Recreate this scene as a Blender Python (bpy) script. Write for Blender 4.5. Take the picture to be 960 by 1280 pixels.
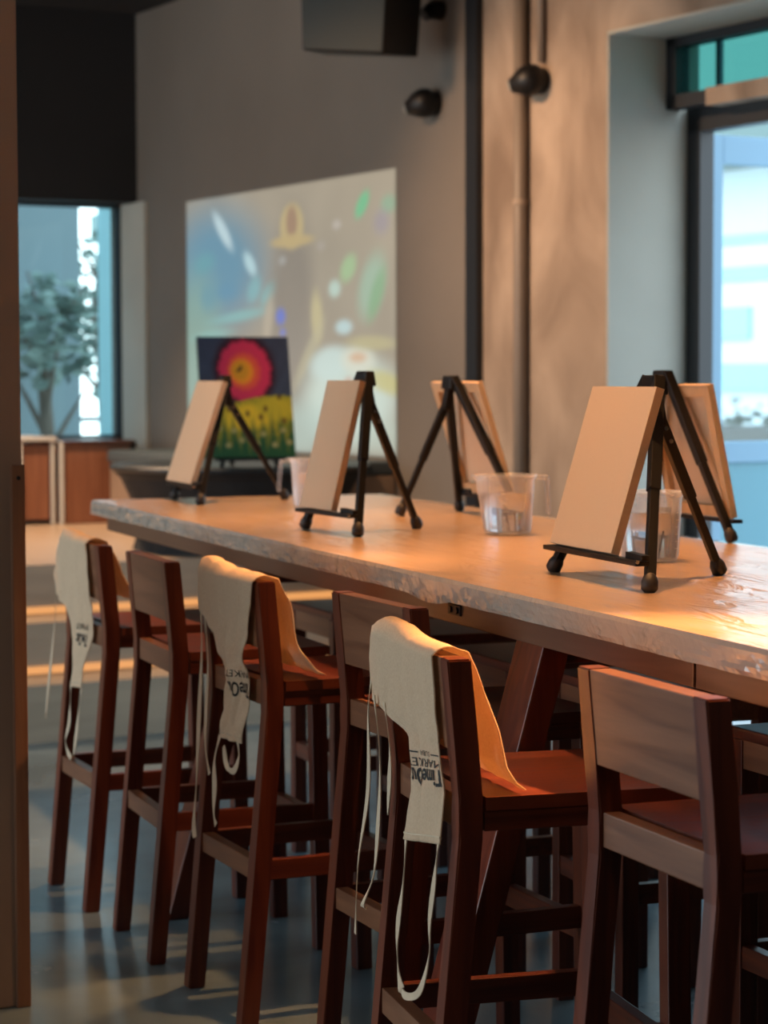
import bpy, bmesh, math, random
from mathutils import Vector, Matrix, noise

for o in list(bpy.data.objects):
    bpy.data.objects.remove(o)
scene = bpy.context.scene
COL = scene.collection
PI = math.pi

# ------------------------------------------------------------------ camera
CAM_H = 1.4491
F_PX, PITCH, YAW, ROLL = 2846.0, .0585, .3492, -.0026
fw = Vector((math.sin(YAW) * math.cos(PITCH), math.cos(YAW) * math.cos(PITCH), -math.sin(PITCH)))
rt0 = Vector((math.cos(YAW), -math.sin(YAW), 0))
up0 = Vector((math.sin(YAW) * math.sin(PITCH), math.cos(YAW) * math.sin(PITCH), math.cos(PITCH)))
rt = math.cos(ROLL) * rt0 + math.sin(ROLL) * up0
up = -math.sin(ROLL) * rt0 + math.cos(ROLL) * up0
cd = bpy.data.cameras.new('camera')
cd.sensor_fit = 'VERTICAL'
cd.sensor_height = 36.0
cd.sensor_width = 27.0
cd.lens = F_PX / 1280 * 36.0
cd.clip_start = .05
cd.clip_end = 200
cd.dof.use_dof = True
cd.dof.focus_distance = 4.15
cd.dof.aperture_fstop = 4.9
cam = bpy.data.objects.new('camera', cd)
COL.objects.link(cam)
cam.matrix_world = Matrix(((rt.x, up.x, -fw.x, 0), (rt.y, up.y, -fw.y, 0), (rt.z, up.z, -fw.z, CAM_H), (0, 0, 0, 1)))
scene.camera = cam

# ------------------------------------------------------------------ world, exposure
scene.view_settings.view_transform = 'Standard'
scene.view_settings.look = 'None'
scene.view_settings.exposure = 0.13
scene.view_settings.gamma = 1.0
scene.view_settings.use_curve_mapping = False
world = bpy.data.worlds.new('sky')
scene.world = world
world.use_nodes = True
wt = world.node_tree
wt.nodes.clear()
wo = wt.nodes.new('ShaderNodeOutputWorld')
wb = wt.nodes.new('ShaderNodeBackground')
wr = wt.nodes.new('ShaderNodeValToRGB')
wc = wt.nodes.new('ShaderNodeTexCoord')
ws = wt.nodes.new('ShaderNodeSeparateXYZ')
wt.links.new(wc.outputs['Generated'], ws.inputs[0])
wt.links.new(ws.outputs['Z'], wr.inputs[0])
wr.color_ramp.elements[0].position = 0.0
wr.color_ramp.elements[0].color = (.86, .95, .97, 1)
wr.color_ramp.elements[1].position = .6
wr.color_ramp.elements[1].color = (.58, .80, 1.0, 1)
wt.links.new(wr.outputs[0], wb.inputs[0])
wb.inputs[1].default_value = 3.6
wt.links.new(wb.outputs[0], wo.inputs[0])


def portal(name, loc, sx, sy, direction):
    l = bpy.data.lights.new(name, 'AREA')
    l.shape = 'RECTANGLE'
    l.size, l.size_y = sx, sy
    l.cycles.is_portal = True
    o = bpy.data.objects.new(name, l)
    COL.objects.link(o)
    o.location = loc
    o.rotation_euler = Vector(direction).to_track_quat('-Z', 'Y').to_euler()
    return o


# ------------------------------------------------------------------ room frame
AL = .171
U = Vector((-math.sin(AL), math.cos(AL), 0))      # along the screen wall, away from the camera
N = Vector((math.cos(AL), math.sin(AL), 0))       # out through the screen wall
P0 = Vector((4.039, 8.442, 0))                    # corner of the door recess on the wall face
S_C = 4.72                                        # distance from P0 to the room corner
Z_CEIL = 3.57


def R(s, n, z=0.0):
    return P0 + U * s + N * n + Vector((0, 0, z))


# lamps of the room, and added fill spots
def spot(name, loc, target, watt, angle, col=(1, .46, .165), blend=.7, radius=.05):
    l = bpy.data.lights.new(name, 'SPOT')
    l.energy = watt
    l.spot_size = math.radians(angle)
    l.spot_blend = blend
    l.shadow_soft_size = radius
    l.color = col
    o = bpy.data.objects.new(name, l)
    COL.objects.link(o)
    o.location = loc
    o.rotation_euler = (Vector(target) - Vector(loc)).to_track_quat('-Z', 'Y').to_euler()
    return o


LAMPS = [
    ((1.92, 4.35, 3.42), (2.22, 4.4, 1.0), 370, 62),
    ((2.25, 5.75, 3.42), (2.2, 5.75, 1.0), 310, 62),
    ((2.25, 7.15, 3.42), (2.2, 7.1, 1.0), 330, 62),
    ((2.45, 2.95, 3.42), (2.6, 3.1, 1.0), 110, 62),
    ((3.75, 3.45, 3.42), (1.40, 3.15, .95), 2700, 21),
    ((3.75, 5.15, 3.42), (1.34, 4.85, .95), 800, 17),
]
for q in LAMPS:
    spot('downlight_beam', *q)
# warm spots added to brighten both walls and the platform, without fittings
spot('added_wall_fill', R(.5, -2.6, 3.45), R(.40, 0, 1.7), 420, 66, (1, .60, .34), 1.0, .15)
spot('added_wall_fill', R(2.6, -3.2, 3.45), R(2.6, 0, 2.3), 55, 90, (1, .70, .50), 1.0, .15)
spot('added_platform_fill', R(3.1, -1.9, 3.42), R(3.0, -1.5, .6), 560, 95, (1, .66, .40), .8, .08)


def fill_disc(loc, watt, col=(1, .82, .66), size=.7):  # unseen discs added below the ceiling as general fill light
    l = bpy.data.lights.new('added_fill_disc', 'AREA')
    l.shape = 'DISK'
    l.size = size
    l.energy = watt
    l.color = col
    o = bpy.data.objects.new('added_fill_disc', l)
    COL.objects.link(o)
    o.location = loc


for q in ((.6, 1.5), (.4, 4.2), (-1.6, 2.8), (.2, 7.4), (2.6, .2), (-1.8, 6.2)):
    fill_disc((q[0], q[1], 3.5), 5)

# ------------------------------------------------------------------ helpers


def mk(name, col=(.5, .5, .5), rough=.5, metal=0.0, spec=.5, coat=0.0):
    m = bpy.data.materials.new(name)
    m.use_nodes = True
    b = m.node_tree.nodes['Principled BSDF']
    b.inputs['Base Color'].default_value = (*col, 1)
    b.inputs['Roughness'].default_value = rough
    b.inputs['Metallic'].default_value = metal
    b.inputs['Specular IOR Level'].default_value = spec
    b.inputs['Coat Weight'].default_value = coat
    return m


def noisy(m, c1, c2, scale=(4, 4, 4), detail=6, bump=0.0, lo=.3, hi=.7, dist=0.0, bscale=1.0, coords='Object', rough=None):
    """mottle a material between two colours by stretched noise, and bump it"""
    t = m.node_tree
    b = t.nodes['Principled BSDF']
    tc = t.nodes.new('ShaderNodeTexCoord')
    mp = t.nodes.new('ShaderNodeMapping')
    mp.inputs['Scale'].default_value = scale
    n = t.nodes.new('ShaderNodeTexNoise')
    n.inputs['Scale'].default_value = 1.0
    n.inputs['Detail'].default_value = detail
    n.inputs['Distortion'].default_value = dist
    r = t.nodes.new('ShaderNodeValToRGB')
    r.color_ramp.elements[0].position = lo
    r.color_ramp.elements[0].color = (*c1, 1)
    r.color_ramp.elements[1].position = hi
    r.color_ramp.elements[1].color = (*c2, 1)
    t.links.new(tc.outputs[coords], mp.inputs[0])
    t.links.new(mp.outputs[0], n.inputs['Vector'])
    t.links.new(n.outputs['Fac'], r.inputs[0])
    t.links.new(r.outputs[0], b.inputs['Base Color'])
    if rough:
        mr = t.nodes.new('ShaderNodeMapRange')
        mr.inputs['To Min'].default_value = rough[0]
        mr.inputs['To Max'].default_value = rough[1]
        t.links.new(n.outputs['Fac'], mr.inputs[0])
        t.links.new(mr.outputs[0], b.inputs['Roughness'])
    if bump:
        bp = t.nodes.new('ShaderNodeBump')
        bp.inputs['Strength'].default_value = bump
        bp.inputs['Distance'].default_value = bscale
        t.links.new(n.outputs['Fac'], bp.inputs['Height'])
        t.links.new(bp.outputs[0], b.inputs['Normal'])
    return m


def emis(name, col, strength, base=(.1, .1, .1)):
    m = mk(name, base, .5)
    b = m.node_tree.nodes['Principled BSDF']
    b.inputs['Emission Color'].default_value = (*col, 1)
    b.inputs['Emission Strength'].default_value = strength
    return m


def paint_mat(name, emission=0.0, rough=.6):
    m = mk(name, (.5, .5, .5), rough)
    t = m.node_tree
    b = t.nodes['Principled BSDF']
    a = t.nodes.new('ShaderNodeVertexColor')
    a.layer_name = 'picture'
    if emission:
        b.inputs['Base Color'].default_value = (.05, .05, .05, 1)
        t.links.new(a.outputs[0], b.inputs['Emission Color'])
        b.inputs['Emission Strength'].default_value = emission
    else:
        t.links.new(a.outputs[0], b.inputs['Base Color'])
    return m


def obj(name, bm, mats, parent=None, loc=None, smooth=False, label=None):
    me = bpy.data.meshes.new(name)
    bmesh.ops.recalc_face_normals(bm, faces=bm.faces)
    bm.to_mesh(me)
    bm.free()
    if not isinstance(mats, (list, tuple)):
        mats = [mats]
    for m in mats:
        me.materials.append(m)
    if smooth:
        for p in me.polygons:
            p.use_smooth = True
    o = bpy.data.objects.new(name, me)
    COL.objects.link(o)
    if parent:
        o.parent = parent
    if loc is not None:
        o.location = loc
    if label:
        o['label'] = label
    return o


def tag(o, label, cat, group=None):
    o['label'] = label
    o['category'] = cat
    if group:
        o['group'] = group
    return o


def struct(o):
    o['kind'] = 'structure'
    return o


def thing(name, label, cat, loc=(0, 0, 0), rz=0.0, group=None):
    o = bpy.data.objects.new(name, None)
    o.empty_display_size = .1
    COL.objects.link(o)
    o.location = loc
    o.rotation_euler = (0, 0, rz)
    return tag(o, label, cat, group)


def dup(root, loc, rz, label, group=None):
    r = root.copy()
    COL.objects.link(r)
    r.location = loc
    r.rotation_euler = (0, 0, rz)
    r['label'] = label
    if group:
        r['group'] = group
    for ch in list(root.children):
        c = ch.copy()
        COL.objects.link(c)
        c.parent = r
        for g in ch.children:
            d = g.copy()
            COL.objects.link(d)
            d.parent = c
    return r


def hexa(bm, p, mi=0, bev=0.0):
    """box from 8 corners: bottom ring 0-3, top ring 4-7"""
    v = [bm.verts.new(q) for q in p]
    fs = []
    for a in ((3, 2, 1, 0), (4, 5, 6, 7), (0, 1, 5, 4), (1, 2, 6, 5), (2, 3, 7, 6), (3, 0, 4, 7)):
        f = bm.faces.new([v[i] for i in a])
        f.material_index = mi
        fs.append(f)
    if bev:
        es = set()
        for f in fs:
            es.update(f.edges)
        bmesh.ops.bevel(bm, geom=list(es), offset=bev, segments=2, affect='EDGES', profile=.6)
    return v


def box(bm, x0, x1, y0, y1, z0, z1, mi=0, bev=0.0):
    return hexa(bm, [(x0, y0, z0), (x1, y0, z0), (x1, y1, z0), (x0, y1, z0),
                     (x0, y0, z1), (x1, y0, z1), (x1, y1, z1), (x0, y1, z1)], mi, bev)


def rbox(bm, s0, s1, n0, n1, z0, z1, mi=0, bev=0.0, org=None):
    """box in the room frame"""
    o = org or Vector((0, 0, 0))
    return hexa(bm, [R(s0, n0, z0) - o, R(s0, n1, z0) - o, R(s1, n1, z0) - o, R(s1, n0, z0) - o,
                     R(s0, n0, z1) - o, R(s0, n1, z1) - o, R(s1, n1, z1) - o, R(s1, n0, z1) - o], mi, bev)


def frame_of(d, hint=Vector((0, 0, 1))):
    d = d.normalized()
    if abs(d.dot(hint)) > .98:
        hint = Vector((1, 0, 0))
    x = d.cross(hint).normalized()
    return x, x.cross(d).normalized()


def bar(bm, a, b, w, t, hint=Vector((0, 0, 1)), w2=None, t2=None, bev=0.0, mi=0):
    """rectangular bar from a to b; w across, t along the hint"""
    a, b = Vector(a), Vector(b)
    x, y = frame_of(b - a, hint)
    w2, t2 = w2 or w, t2 or t
    p = []
    for c, ww, tt in ((a, w, t), (b, w2, t2)):
        for sx, sy in ((-1, -1), (1, -1), (1, 1), (-1, 1)):
            p.append(c + x * sx * ww / 2 + y * sy * tt / 2)
    return hexa(bm, p, mi, bev)


def tube(bm, pts, r, n=12, cap=True, mi=0):
    pts = [Vector(p) for p in pts]
    rs = r if isinstance(r, (list, tuple)) else [r] * len(pts)
    rings = []
    hint = Vector((0, 0, 1))
    for i, p in enumerate(pts):
        d = (pts[min(i + 1, len(pts) - 1)] - pts[max(i - 1, 0)])
        x, y = frame_of(d, hint)
        rings.append([bm.verts.new(p + (x * math.cos(2 * PI * k / n) + y * math.sin(2 * PI * k / n)) * rs[i]) for k in range(n)])
    for i in range(len(rings) - 1):
        for k in range(n):
            f = bm.faces.new((rings[i][k], rings[i][(k + 1) % n], rings[i + 1][(k + 1) % n], rings[i + 1][k]))
            f.material_index = mi
    if cap:
        for rg in (rings[0], rings[-1]):
            f = bm.faces.new(rg)
            f.material_index = mi
    return rings


def lathe(bm, prof, n=40, c=(0, 0, 0), mi=0):
    rings = []
    for r, z in prof:
        rings.append([bm.verts.new((c[0] + r * math.cos(2 * PI * k / n), c[1] + r * math.sin(2 * PI * k / n), c[2] + z)) for k in range(n)])
    for i in range(len(rings) - 1):
        for k in range(n):
            f = bm.faces.new((rings[i][k], rings[i][(k + 1) % n], rings[i + 1][(k + 1) % n], rings[i + 1][k]))
            f.material_index = mi
    if prof[0][0] > 1e-6:
        bm.faces.new(rings[0])
    if prof[-1][0] > 1e-6:
        bm.faces.new(rings[-1])
    return rings


def ribbon(bm, pts, w, wdir, th=.0016, mi=0):
    """flat woven tape along a path"""
    pts = [Vector(p) for p in pts]
    # smooth the path (Catmull-Rom)
    q = []
    for i in range(len(pts) - 1):
        p0, p1, p2, p3 = pts[max(i - 1, 0)], pts[i], pts[i + 1], pts[min(i + 2, len(pts) - 1)]
        for k in range(8):
            t = k / 8
            q.append(.5 * ((2 * p1) + (p2 - p0) * t + (2 * p0 - 5 * p1 + 4 * p2 - p3) * t * t + (3 * p1 - p0 - 3 * p2 + p3) * t ** 3))
    q.append(pts[-1])
    rings = []
    for i, p in enumerate(q):
        d = (q[min(i + 1, len(q) - 1)] - q[max(i - 1, 0)]).normalized()
        wd = Vector(wdir)
        wd = (wd - d * wd.dot(d))
        if wd.length < .2:
            wd = wd + Vector((0, 0, .5)) - d * d.z * .5
        wd.normalize()
        tw = Matrix.Rotation(.28 * math.sin(i * .3), 3, d)
        wd = tw @ wd
        nn = d.cross(wd).normalized()
        rings.append([bm.verts.new(p + wd * sx * w / 2 + nn * sy * th / 2) for sx, sy in ((-1, -1), (1, -1), (1, 1), (-1, 1))])
    for i in range(len(rings) - 1):
        for k in range(4):
            bm.faces.new((rings[i][k], rings[i][(k + 1) % 4], rings[i + 1][(k + 1) % 4], rings[i + 1][k])).material_index = mi
    bm.faces.new(rings[0])
    bm.faces.new(rings[-1])


# ------------------------------------------------------------------ materials
def wood(name, c1, c2, axis, rough=(.30, .46)):
    sc = {'x': (2.2, 34, 34), 'y': (34, 2.2, 34), 'z': (34, 34, 2.2)}[axis]
    m = mk(name, c1, .4, spec=.5, coat=.22)
    m.node_tree.nodes['Principled BSDF'].inputs['Coat Roughness'].default_value = .28
    return noisy(m, c1, c2, sc, 7, .10, .30, .72, .9, .004, rough=rough)


RED1, RED2 = (.072, .0115, .0052), (.185, .037, .012)
M_wz = wood('stained_wood_upright', RED1, RED2, 'z')
M_wy = wood('stained_wood_crosswise', RED1, RED2, 'y')
M_wx = wood('stained_wood_lengthwise', RED1, RED2, 'x')
M_panel = wood('stained_wood_back_panel', (.135, .048, .022), (.265, .112, .054), 'y', (.32, .5))
M_apronboard = wood('table_frame_wood', (.10, .045, .025), (.17, .085, .05), 'y', (.35, .5))
M_black = mk('black_powder_coat', (.010, .009, .009), .42, spec=.3)
M_rubber = mk('black_rubber', (.02, .016, .015), .55)
M_steel = mk('bright_steel', (.7, .68, .64), .25, 1.0)
M_canvas = noisy(mk('primed_canvas', (.6, .5, .4), .85), (.68, .52, .365), (.74, .57, .405), (900, 900, 900), 2, .15, .3, .7, 0, .001)
M_bars = wood('pine_stretcher_bar', (.52, .33, .17), (.66, .45, .26), 'z', (.5, .7))
M_cloth = noisy(mk('natural_cotton', (.6, .5, .4), .9), (.74, .55, .37), (.84, .66, .47), (260, 260, 260), 3, .25, .3, .7, 0, .002)
M_tape = mk('cotton_tape', (.66, .53, .38), .9)


def translucent(m, amount):
    t = m.node_tree
    b = t.nodes['Principled BSDF']
    out = t.nodes['Material Output']
    tr = t.nodes.new('ShaderNodeBsdfTranslucent')
    mix = t.nodes.new('ShaderNodeMixShader')
    mix.inputs[0].default_value = amount
    src = b.inputs['Base Color'].links[0].from_socket
    t.links.new(src, tr.inputs[0])
    t.links.new(b.outputs[0], mix.inputs[1])
    t.links.new(tr.outputs[0], mix.inputs[2])
    t.links.new(mix.outputs[0], out.inputs[0])


translucent(M_cloth, .30)
translucent(M_canvas, .20)
M_ink = mk('black_print', (.012, .012, .012), .7)
M_floor = noisy(mk('polished_concrete_floor', (.2, .2, .2), .3), (.105, .15, .172), (.20, .27, .30), (1.6, 1.6, 1.6), 9, .04, .3, .7, .3, .01, rough=(.16, .34))
M_wallgrey = noisy(mk('grey_plaster', (.16, .14, .12), .8), (.158, .136, .115), (.192, .166, .142), (1.1, 1.1, 1.1), 6, .04, .3, .7, .2, .02)
M_walldark = noisy(mk('charcoal_plaster', (.02, .02, .022), .8), (.012, .012, .0135), (.018, .018, .020), (1.5, 1.5, 1.5), 5)
M_conc = noisy(mk('raw_concrete', (.3, .23, .18), .85), (.20, .142, .102), (.42, .32, .24), (2.3, 2.3, 1.5), 10, .25, .34, .68, .6, .03)
M_reveal = noisy(mk('recess_plaster', (.3, .3, .28), .8), (.38, .36, .31), (.46, .44, .38), (1.4, 1.4, 1.4), 7, .06, .3, .7, .2, .02)
M_pillar = noisy(mk('brown_painted_pillar', (.12, .085, .065), .6), (.30, .208, .158), (.35, .25, .195), (2, 2, 2), 5, .03, .3, .7, 0, .01)
M_guard = wood('pillar_guard_wood', (.22, .10, .055), (.32, .165, .095), 'z', (.4, .6))
M_dark = mk('dark_steel', (.012, .014, .018), .45)
M_oak = noisy(mk('platform_oak', (.45, .33, .23), .3), (.40, .29, .20), (.52, .39, .28), (1.2, 14, 14), 6, .03, .3, .7, .6, .005, rough=(.25, .4))
M_riser = noisy(mk('riser_board', (.30, .23, .17), .5), (.38, .30, .22), (.48, .38, .28), (1.3, 1.3, 12), 5, .03, .3, .7, .4, .005)
M_led = emis('led_strip', (1, .42, .12), .75)
M_ceil = mk('dark_ceiling', (.012, .013, .016), .9)
M_bench = noisy(mk('bench_front_oak', (.3, .2, .14), .5), (.24, .16, .11), (.33, .23, .16), (14, 2, 2), 5)
M_pad = mk('bench_pad_grey', (.055, .072, .082), .7)
M_cabinet = wood('reddish_veneer', (.175, .062, .032), (.25, .10, .052), 'z', (.4, .55))
M_white = mk('white_paint', (.52, .50, .47), .4)
M_blackcloth = mk('black_table_cloth', (.010, .010, .012), .8)
M_blacktop = mk('black_table_top', (.012, .016, .020), .42)
M_bluedoor = mk('pale_blue_door_paint', (.17, .31, .43), .45)
M_tealpanel = mk('teal_door_panel', (.10, .27, .34), .4)


def glass_mat(name, tint, gloss=.12):
    m = bpy.data.materials.new(name)
    m.use_nodes = True
    t = m.node_tree
    t.nodes.clear()
    out = t.nodes.new('ShaderNodeOutputMaterial')
    mix = t.nodes.new('ShaderNodeMixShader')
    tr = t.nodes.new('ShaderNodeBsdfTransparent')
    gl = t.nodes.new('ShaderNodeBsdfGlossy')
    tr.inputs[0].default_value = (*tint, 1)
    gl.inputs['Roughness'].default_value = .03
    lw = t.nodes.new('ShaderNodeLayerWeight')
    lw.inputs[0].default_value = .5
    pw = t.nodes.new('ShaderNodeMath')
    pw.operation = 'POWER'
    pw.inputs[1].default_value = 4.0
    ma = t.nodes.new('ShaderNodeMath')
    ma.operation = 'MULTIPLY_ADD'
    ma.inputs[1].default_value = .55
    ma.inputs[2].default_value = .03
    t.links.new(lw.outputs['Facing'], pw.inputs[0])
    t.links.new(pw.outputs[0], ma.inputs[0])
    t.links.new(ma.outputs[0], mix.inputs[0])
    t.links.new(tr.outputs[0], mix.inputs[1])
    t.links.new(gl.outputs[0], mix.inputs[2])
    t.links.new(mix.outputs[0], out.inputs[0])
    return m


M_glass = glass_mat('window_glass', (.88, .97, .98))
M_tealglass = glass_mat('teal_glass', (.18, .36, .34))


def plastic_mat(name):
    m = bpy.data.materials.new(name)
    m.use_nodes = True
    t = m.node_tree
    b = t.nodes['Principled BSDF']
    out = t.nodes['Material Output']
    b.inputs['Base Color'].default_value = (.86, .86, .88, 1)
    b.inputs['Roughness'].default_value = .25
    tr = t.nodes.new('ShaderNodeBsdfTransparent')
    tr.inputs[0].default_value = (.98, .98, .99, 1)
    lw = t.nodes.new('ShaderNodeLayerWeight')
    lw.inputs[0].default_value = .35
    mr = t.nodes.new('ShaderNodeMapRange')
    mr.inputs['To Min'].default_value = .13
    mr.inputs['To Max'].default_value = .75
    mix = t.nodes.new('ShaderNodeMixShader')
    t.links.new(lw.outputs['Facing'], mr.inputs[0])
    t.links.new(mr.outputs[0], mix.inputs[0])
    t.links.new(tr.outputs[0], mix.inputs[1])
    t.links.new(b.outputs[0], mix.inputs[2])
    t.links.new(mix.outputs[0], out.inputs[0])
    return m


M_jug = plastic_mat('translucent_jug_plastic')
M_water = mk('water', (.92, .97, 1.0), .0)
_b = M_water.node_tree.nodes['Principled BSDF']
_b.inputs['Transmission Weight'].default_value = 1.0
_b.inputs['IOR'].default_value = 1.33


def film_mat(name, c1, c2, strength, rough, scl, rot, coat):
    m = mk(name, c1, rough, spec=.6, coat=coat)
    t = m.node_tree
    b = t.nodes['Principled BSDF']
    b.inputs['Coat Roughness'].default_value = .12
    tc = t.nodes.new('ShaderNodeTexCoord')
    m1 = t.nodes.new('ShaderNodeMapping')
    m1.inputs['Scale'].default_value = scl
    m1.inputs['Rotation'].default_value = rot
    n1 = t.nodes.new('ShaderNodeTexNoise')
    n1.inputs['Scale'].default_value = 1.0
    n1.inputs['Detail'].default_value = 4
    n1.inputs['Distortion'].default_value = 1.6
    v = t.nodes.new('ShaderNodeTexVoronoi')
    v.feature = 'DISTANCE_TO_EDGE'
    v.inputs['Scale'].default_value = 1.3
    t.links.new(tc.outputs['Object'], m1.inputs[0])
    t.links.new(m1.outputs[0], n1.inputs['Vector'])
    mx = t.nodes.new('ShaderNodeMix')
    mx.data_type = 'VECTOR'
    mx.inputs['Factor'].default_value = .35
    t.links.new(m1.outputs[0], mx.inputs[4])
    t.links.new(n1.outputs['Color'], mx.inputs[5])
    t.links.new(mx.outputs[1], v.inputs['Vector'])
    ad = t.nodes.new('ShaderNodeMath')
    ad.operation = 'MULTIPLY_ADD'
    ad.inputs[1].default_value = .5
    t.links.new(v.outputs['Distance'], ad.inputs[0])
    t.links.new(n1.outputs['Fac'], ad.inputs[2])
    bp = t.nodes.new('ShaderNodeBump')
    bp.inputs['Strength'].default_value = strength
    bp.inputs['Distance'].default_value = .02
    t.links.new(ad.outputs[0], bp.inputs['Height'])
    t.links.new(bp.outputs[0], b.inputs['Normal'])
    t.links.new(bp.outputs[0], b.inputs['Coat Normal'])
    r = t.nodes.new('ShaderNodeValToRGB')
    r.color_ramp.elements[0].color = (*c1, 1)
    r.color_ramp.elements[1].color = (*c2, 1)
    t.links.new(n1.outputs['Fac'], r.inputs[0])
    t.links.new(r.outputs[0], b.inputs['Base Color'])
    return m


M_film = film_mat('plastic_film_over_paper', (.52, .35, .22), (.58, .40, .255), .55, .28, (11, 3.4, 11), (0, 0, .55), .4)
M_filmside = film_mat('hanging_plastic_film', (.40, .345, .29), (.50, .44, .38), (0.4), .17, (5, 6, 9), (.7, 0, .4), .5)

# ------------------------------------------------------------------ structure
bm = bmesh.new()
ROOM = [R(S_C + .5, .45), R(-13.5, .45), Vector((-4.5, -4.6, 0)), Vector((-4.5, 12.3, 0))]


def slab(bm, z0, z1):
    hexa(bm, [q + Vector((0, 0, z0)) for q in ROOM] + [q + Vector((0, 0, z1)) for q in ROOM])


slab(bm, -.12, 0)
struct(obj('floor', bm, M_floor))

# screen wall: grey part from the corner to the dark strip
bm = bmesh.new()
rbox(bm, .936, S_C + .40, 0, .45, 0, Z_CEIL)
struct(obj('wall_back', bm, M_wallgrey))
# concrete part with the door recess: pier, lintel, far pier
bm = bmesh.new()
rbox(bm, 0, .936, 0, .45, 0, Z_CEIL)
rbox(bm, -2.7, 0, 0, .45, 2.85, Z_CEIL)
rbox(bm, -13.5, -2.7, 0, .45, 0, Z_CEIL)
struct(obj('wall_right', bm, M_conc))
# pale plaster lining of the recess
bm = bmesh.new()
rbox(bm, -.012, 0.004, .002, .46, 0, 2.85)
rbox(bm, -2.7, 0.004, .002, .46, 2.838, 2.852)
struct(obj('trim_1', bm, M_reveal))
# black steel strip where the two finishes meet
bm = bmesh.new()
rbox(bm, .936, 1.030, -.035, .01, 0, Z_CEIL)
struct(obj('trim_2', bm, M_dark))

# window wall (perpendicular to the screen wall), q runs along N
WIN_Z0, WIN_Z1 = 1.09, 2.48
PZ_ = .65
bm = bmesh.new()
rbox(bm, S_C, S_C + .5, -8.5, 0, WIN_Z1, Z_CEIL)
rbox(bm, S_C, S_C + .5, -8.5, 0, 0, WIN_Z0)
rbox(bm, S_C, S_C + .5, -8.5, -3.2, WIN_Z0, WIN_Z1)
struct(obj('wall_left', bm, M_walldark))
# window frame + glass
w = bmesh.new()
for n0, n1 in ((-3.2, -3.14), (-.030, .0), (-1.72, -1.66)):
    rbox(w, S_C + .20, S_C + .28, n0, n1, WIN_Z0, WIN_Z1)
rbox(w, S_C + .20, S_C + .28, -3.2, 0, WIN_Z0, WIN_Z0 + .03)
rbox(w, S_C + .20, S_C + .28, -3.2, 0, WIN_Z1 - .02, WIN_Z1)
win = struct(obj('window_1', w, M_dark))
g = bmesh.new()
rbox(g, S_C + .235, S_C + .243, -3.2, 0, WIN_Z0, WIN_Z1)
obj('window_pane', g, M_glass, win)
# beige post in the window's corner
bm = bmesh.new()
rbox(bm, S_C - .15, S_C - .003, -.022, .002, PZ_ + .001, WIN_Z1)
rbox(bm, S_C - .003, S_C + .195, -.022, .002, WIN_Z0 + .001, WIN_Z1 - .001)
struct(obj('trim_3', bm, M_reveal))

# ceiling
bm = bmesh.new()
slab(bm, Z_CEIL, Z_CEIL + .2)
struct(obj('ceiling', bm, M_ceil))

# walls behind and left of the camera; big glazed opening on the left
bm = bmesh.new()
box(bm, -4.5, 6.8, -4.6, -4.4, 0, Z_CEIL)
struct(obj('wall_rear', bm, M_walldark))
bm = bmesh.new()
OP0, OP1 = 3.2, 11.6
box(bm, -4.5, -4.3, -4.5, OP0, 0, Z_CEIL)
box(bm, -4.5, -4.3, OP1, 12.3, 0, Z_CEIL)
box(bm, -4.5, -4.3, OP0, OP1, 0, .3)
box(bm, -4.5, -4.3, OP0, OP1, 3.2, Z_CEIL)
struct(obj('wall_street', bm, M_wallgrey))
portal('street_window_daylight', (-4.32, (OP0 + OP1) / 2, 1.75), OP1 - OP0, 2.9, (1, 0, 0))
portal('corner_window_daylight', R(S_C + .48, -1.6, 1.785), 3.2, 1.39, -U)
portal('door_daylight', R(-1.35, .47, 1.42), 2.7, 2.84, -N)

# brown pillar at the left edge with its timber guard
bm = bmesh.new()
px1, py1 = 1.003, 5.173
d = Vector((math.cos(.171), math.sin(.171)))
hexa(bm, [(px1 - .9 * d.x, py1 - .9 * d.y, 0), (px1, py1, 0), (px1 - .17 * .5, py1 + .985 * .5, 0), (px1 - .9 * d.x - .17 * .5, py1 - .9 * d.y + .5, 0),
          (px1 - .9 * d.x, py1 - .9 * d.y, Z_CEIL), (px1, py1, Z_CEIL), (px1 - .17 * .5, py1 + .985 * .5, Z_CEIL), (px1 - .9 * d.x - .17 * .5, py1 - .9 * d.y + .5, Z_CEIL)], 0, .006)
pil = struct(obj('wall_pillar', bm, M_pillar))
bm = bmesh.new()
g0 = Vector((px1, py1, 0))
dd = Vector((d.x, d.y, 0))
nn = Vector((d.y, -d.x, 0))
for z0, z1 in ((.0, 1.255),):
    hexa(bm, [g0 - dd * .030 + nn * .012 + Vector((0, 0, z0)), g0 + dd * .003 + nn * .012 + Vector((0, 0, z0)), g0 + dd * .003 - nn * .05 + Vector((0, 0, z0)), g0 - dd * .030 - nn * .05 + Vector((0, 0, z0)),
              g0 - dd * .030 + nn * .012 + Vector((0, 0, z1)), g0 + dd * .003 + nn * .012 + Vector((0, 0, z1)), g0 + dd * .003 - nn * .05 + Vector((0, 0, z1)), g0 - dd * .030 - nn * .05 + Vector((0, 0, z1))], 0, .003)
gd = obj('corner_guard', bm, M_guard)
tag(gd, 'narrow timber corner guard screwed to the lower brown pillar', 'corner guard')
bm = bmesh.new()
tube(bm, [g0 - dd * .014 + nn * .0125 + Vector((0, 0, 1.225)), g0 - dd * .014 + nn * .0145 + Vector((0, 0, 1.225))], .005, 10)
obj('screw_head', bm, M_dark, gd)

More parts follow.
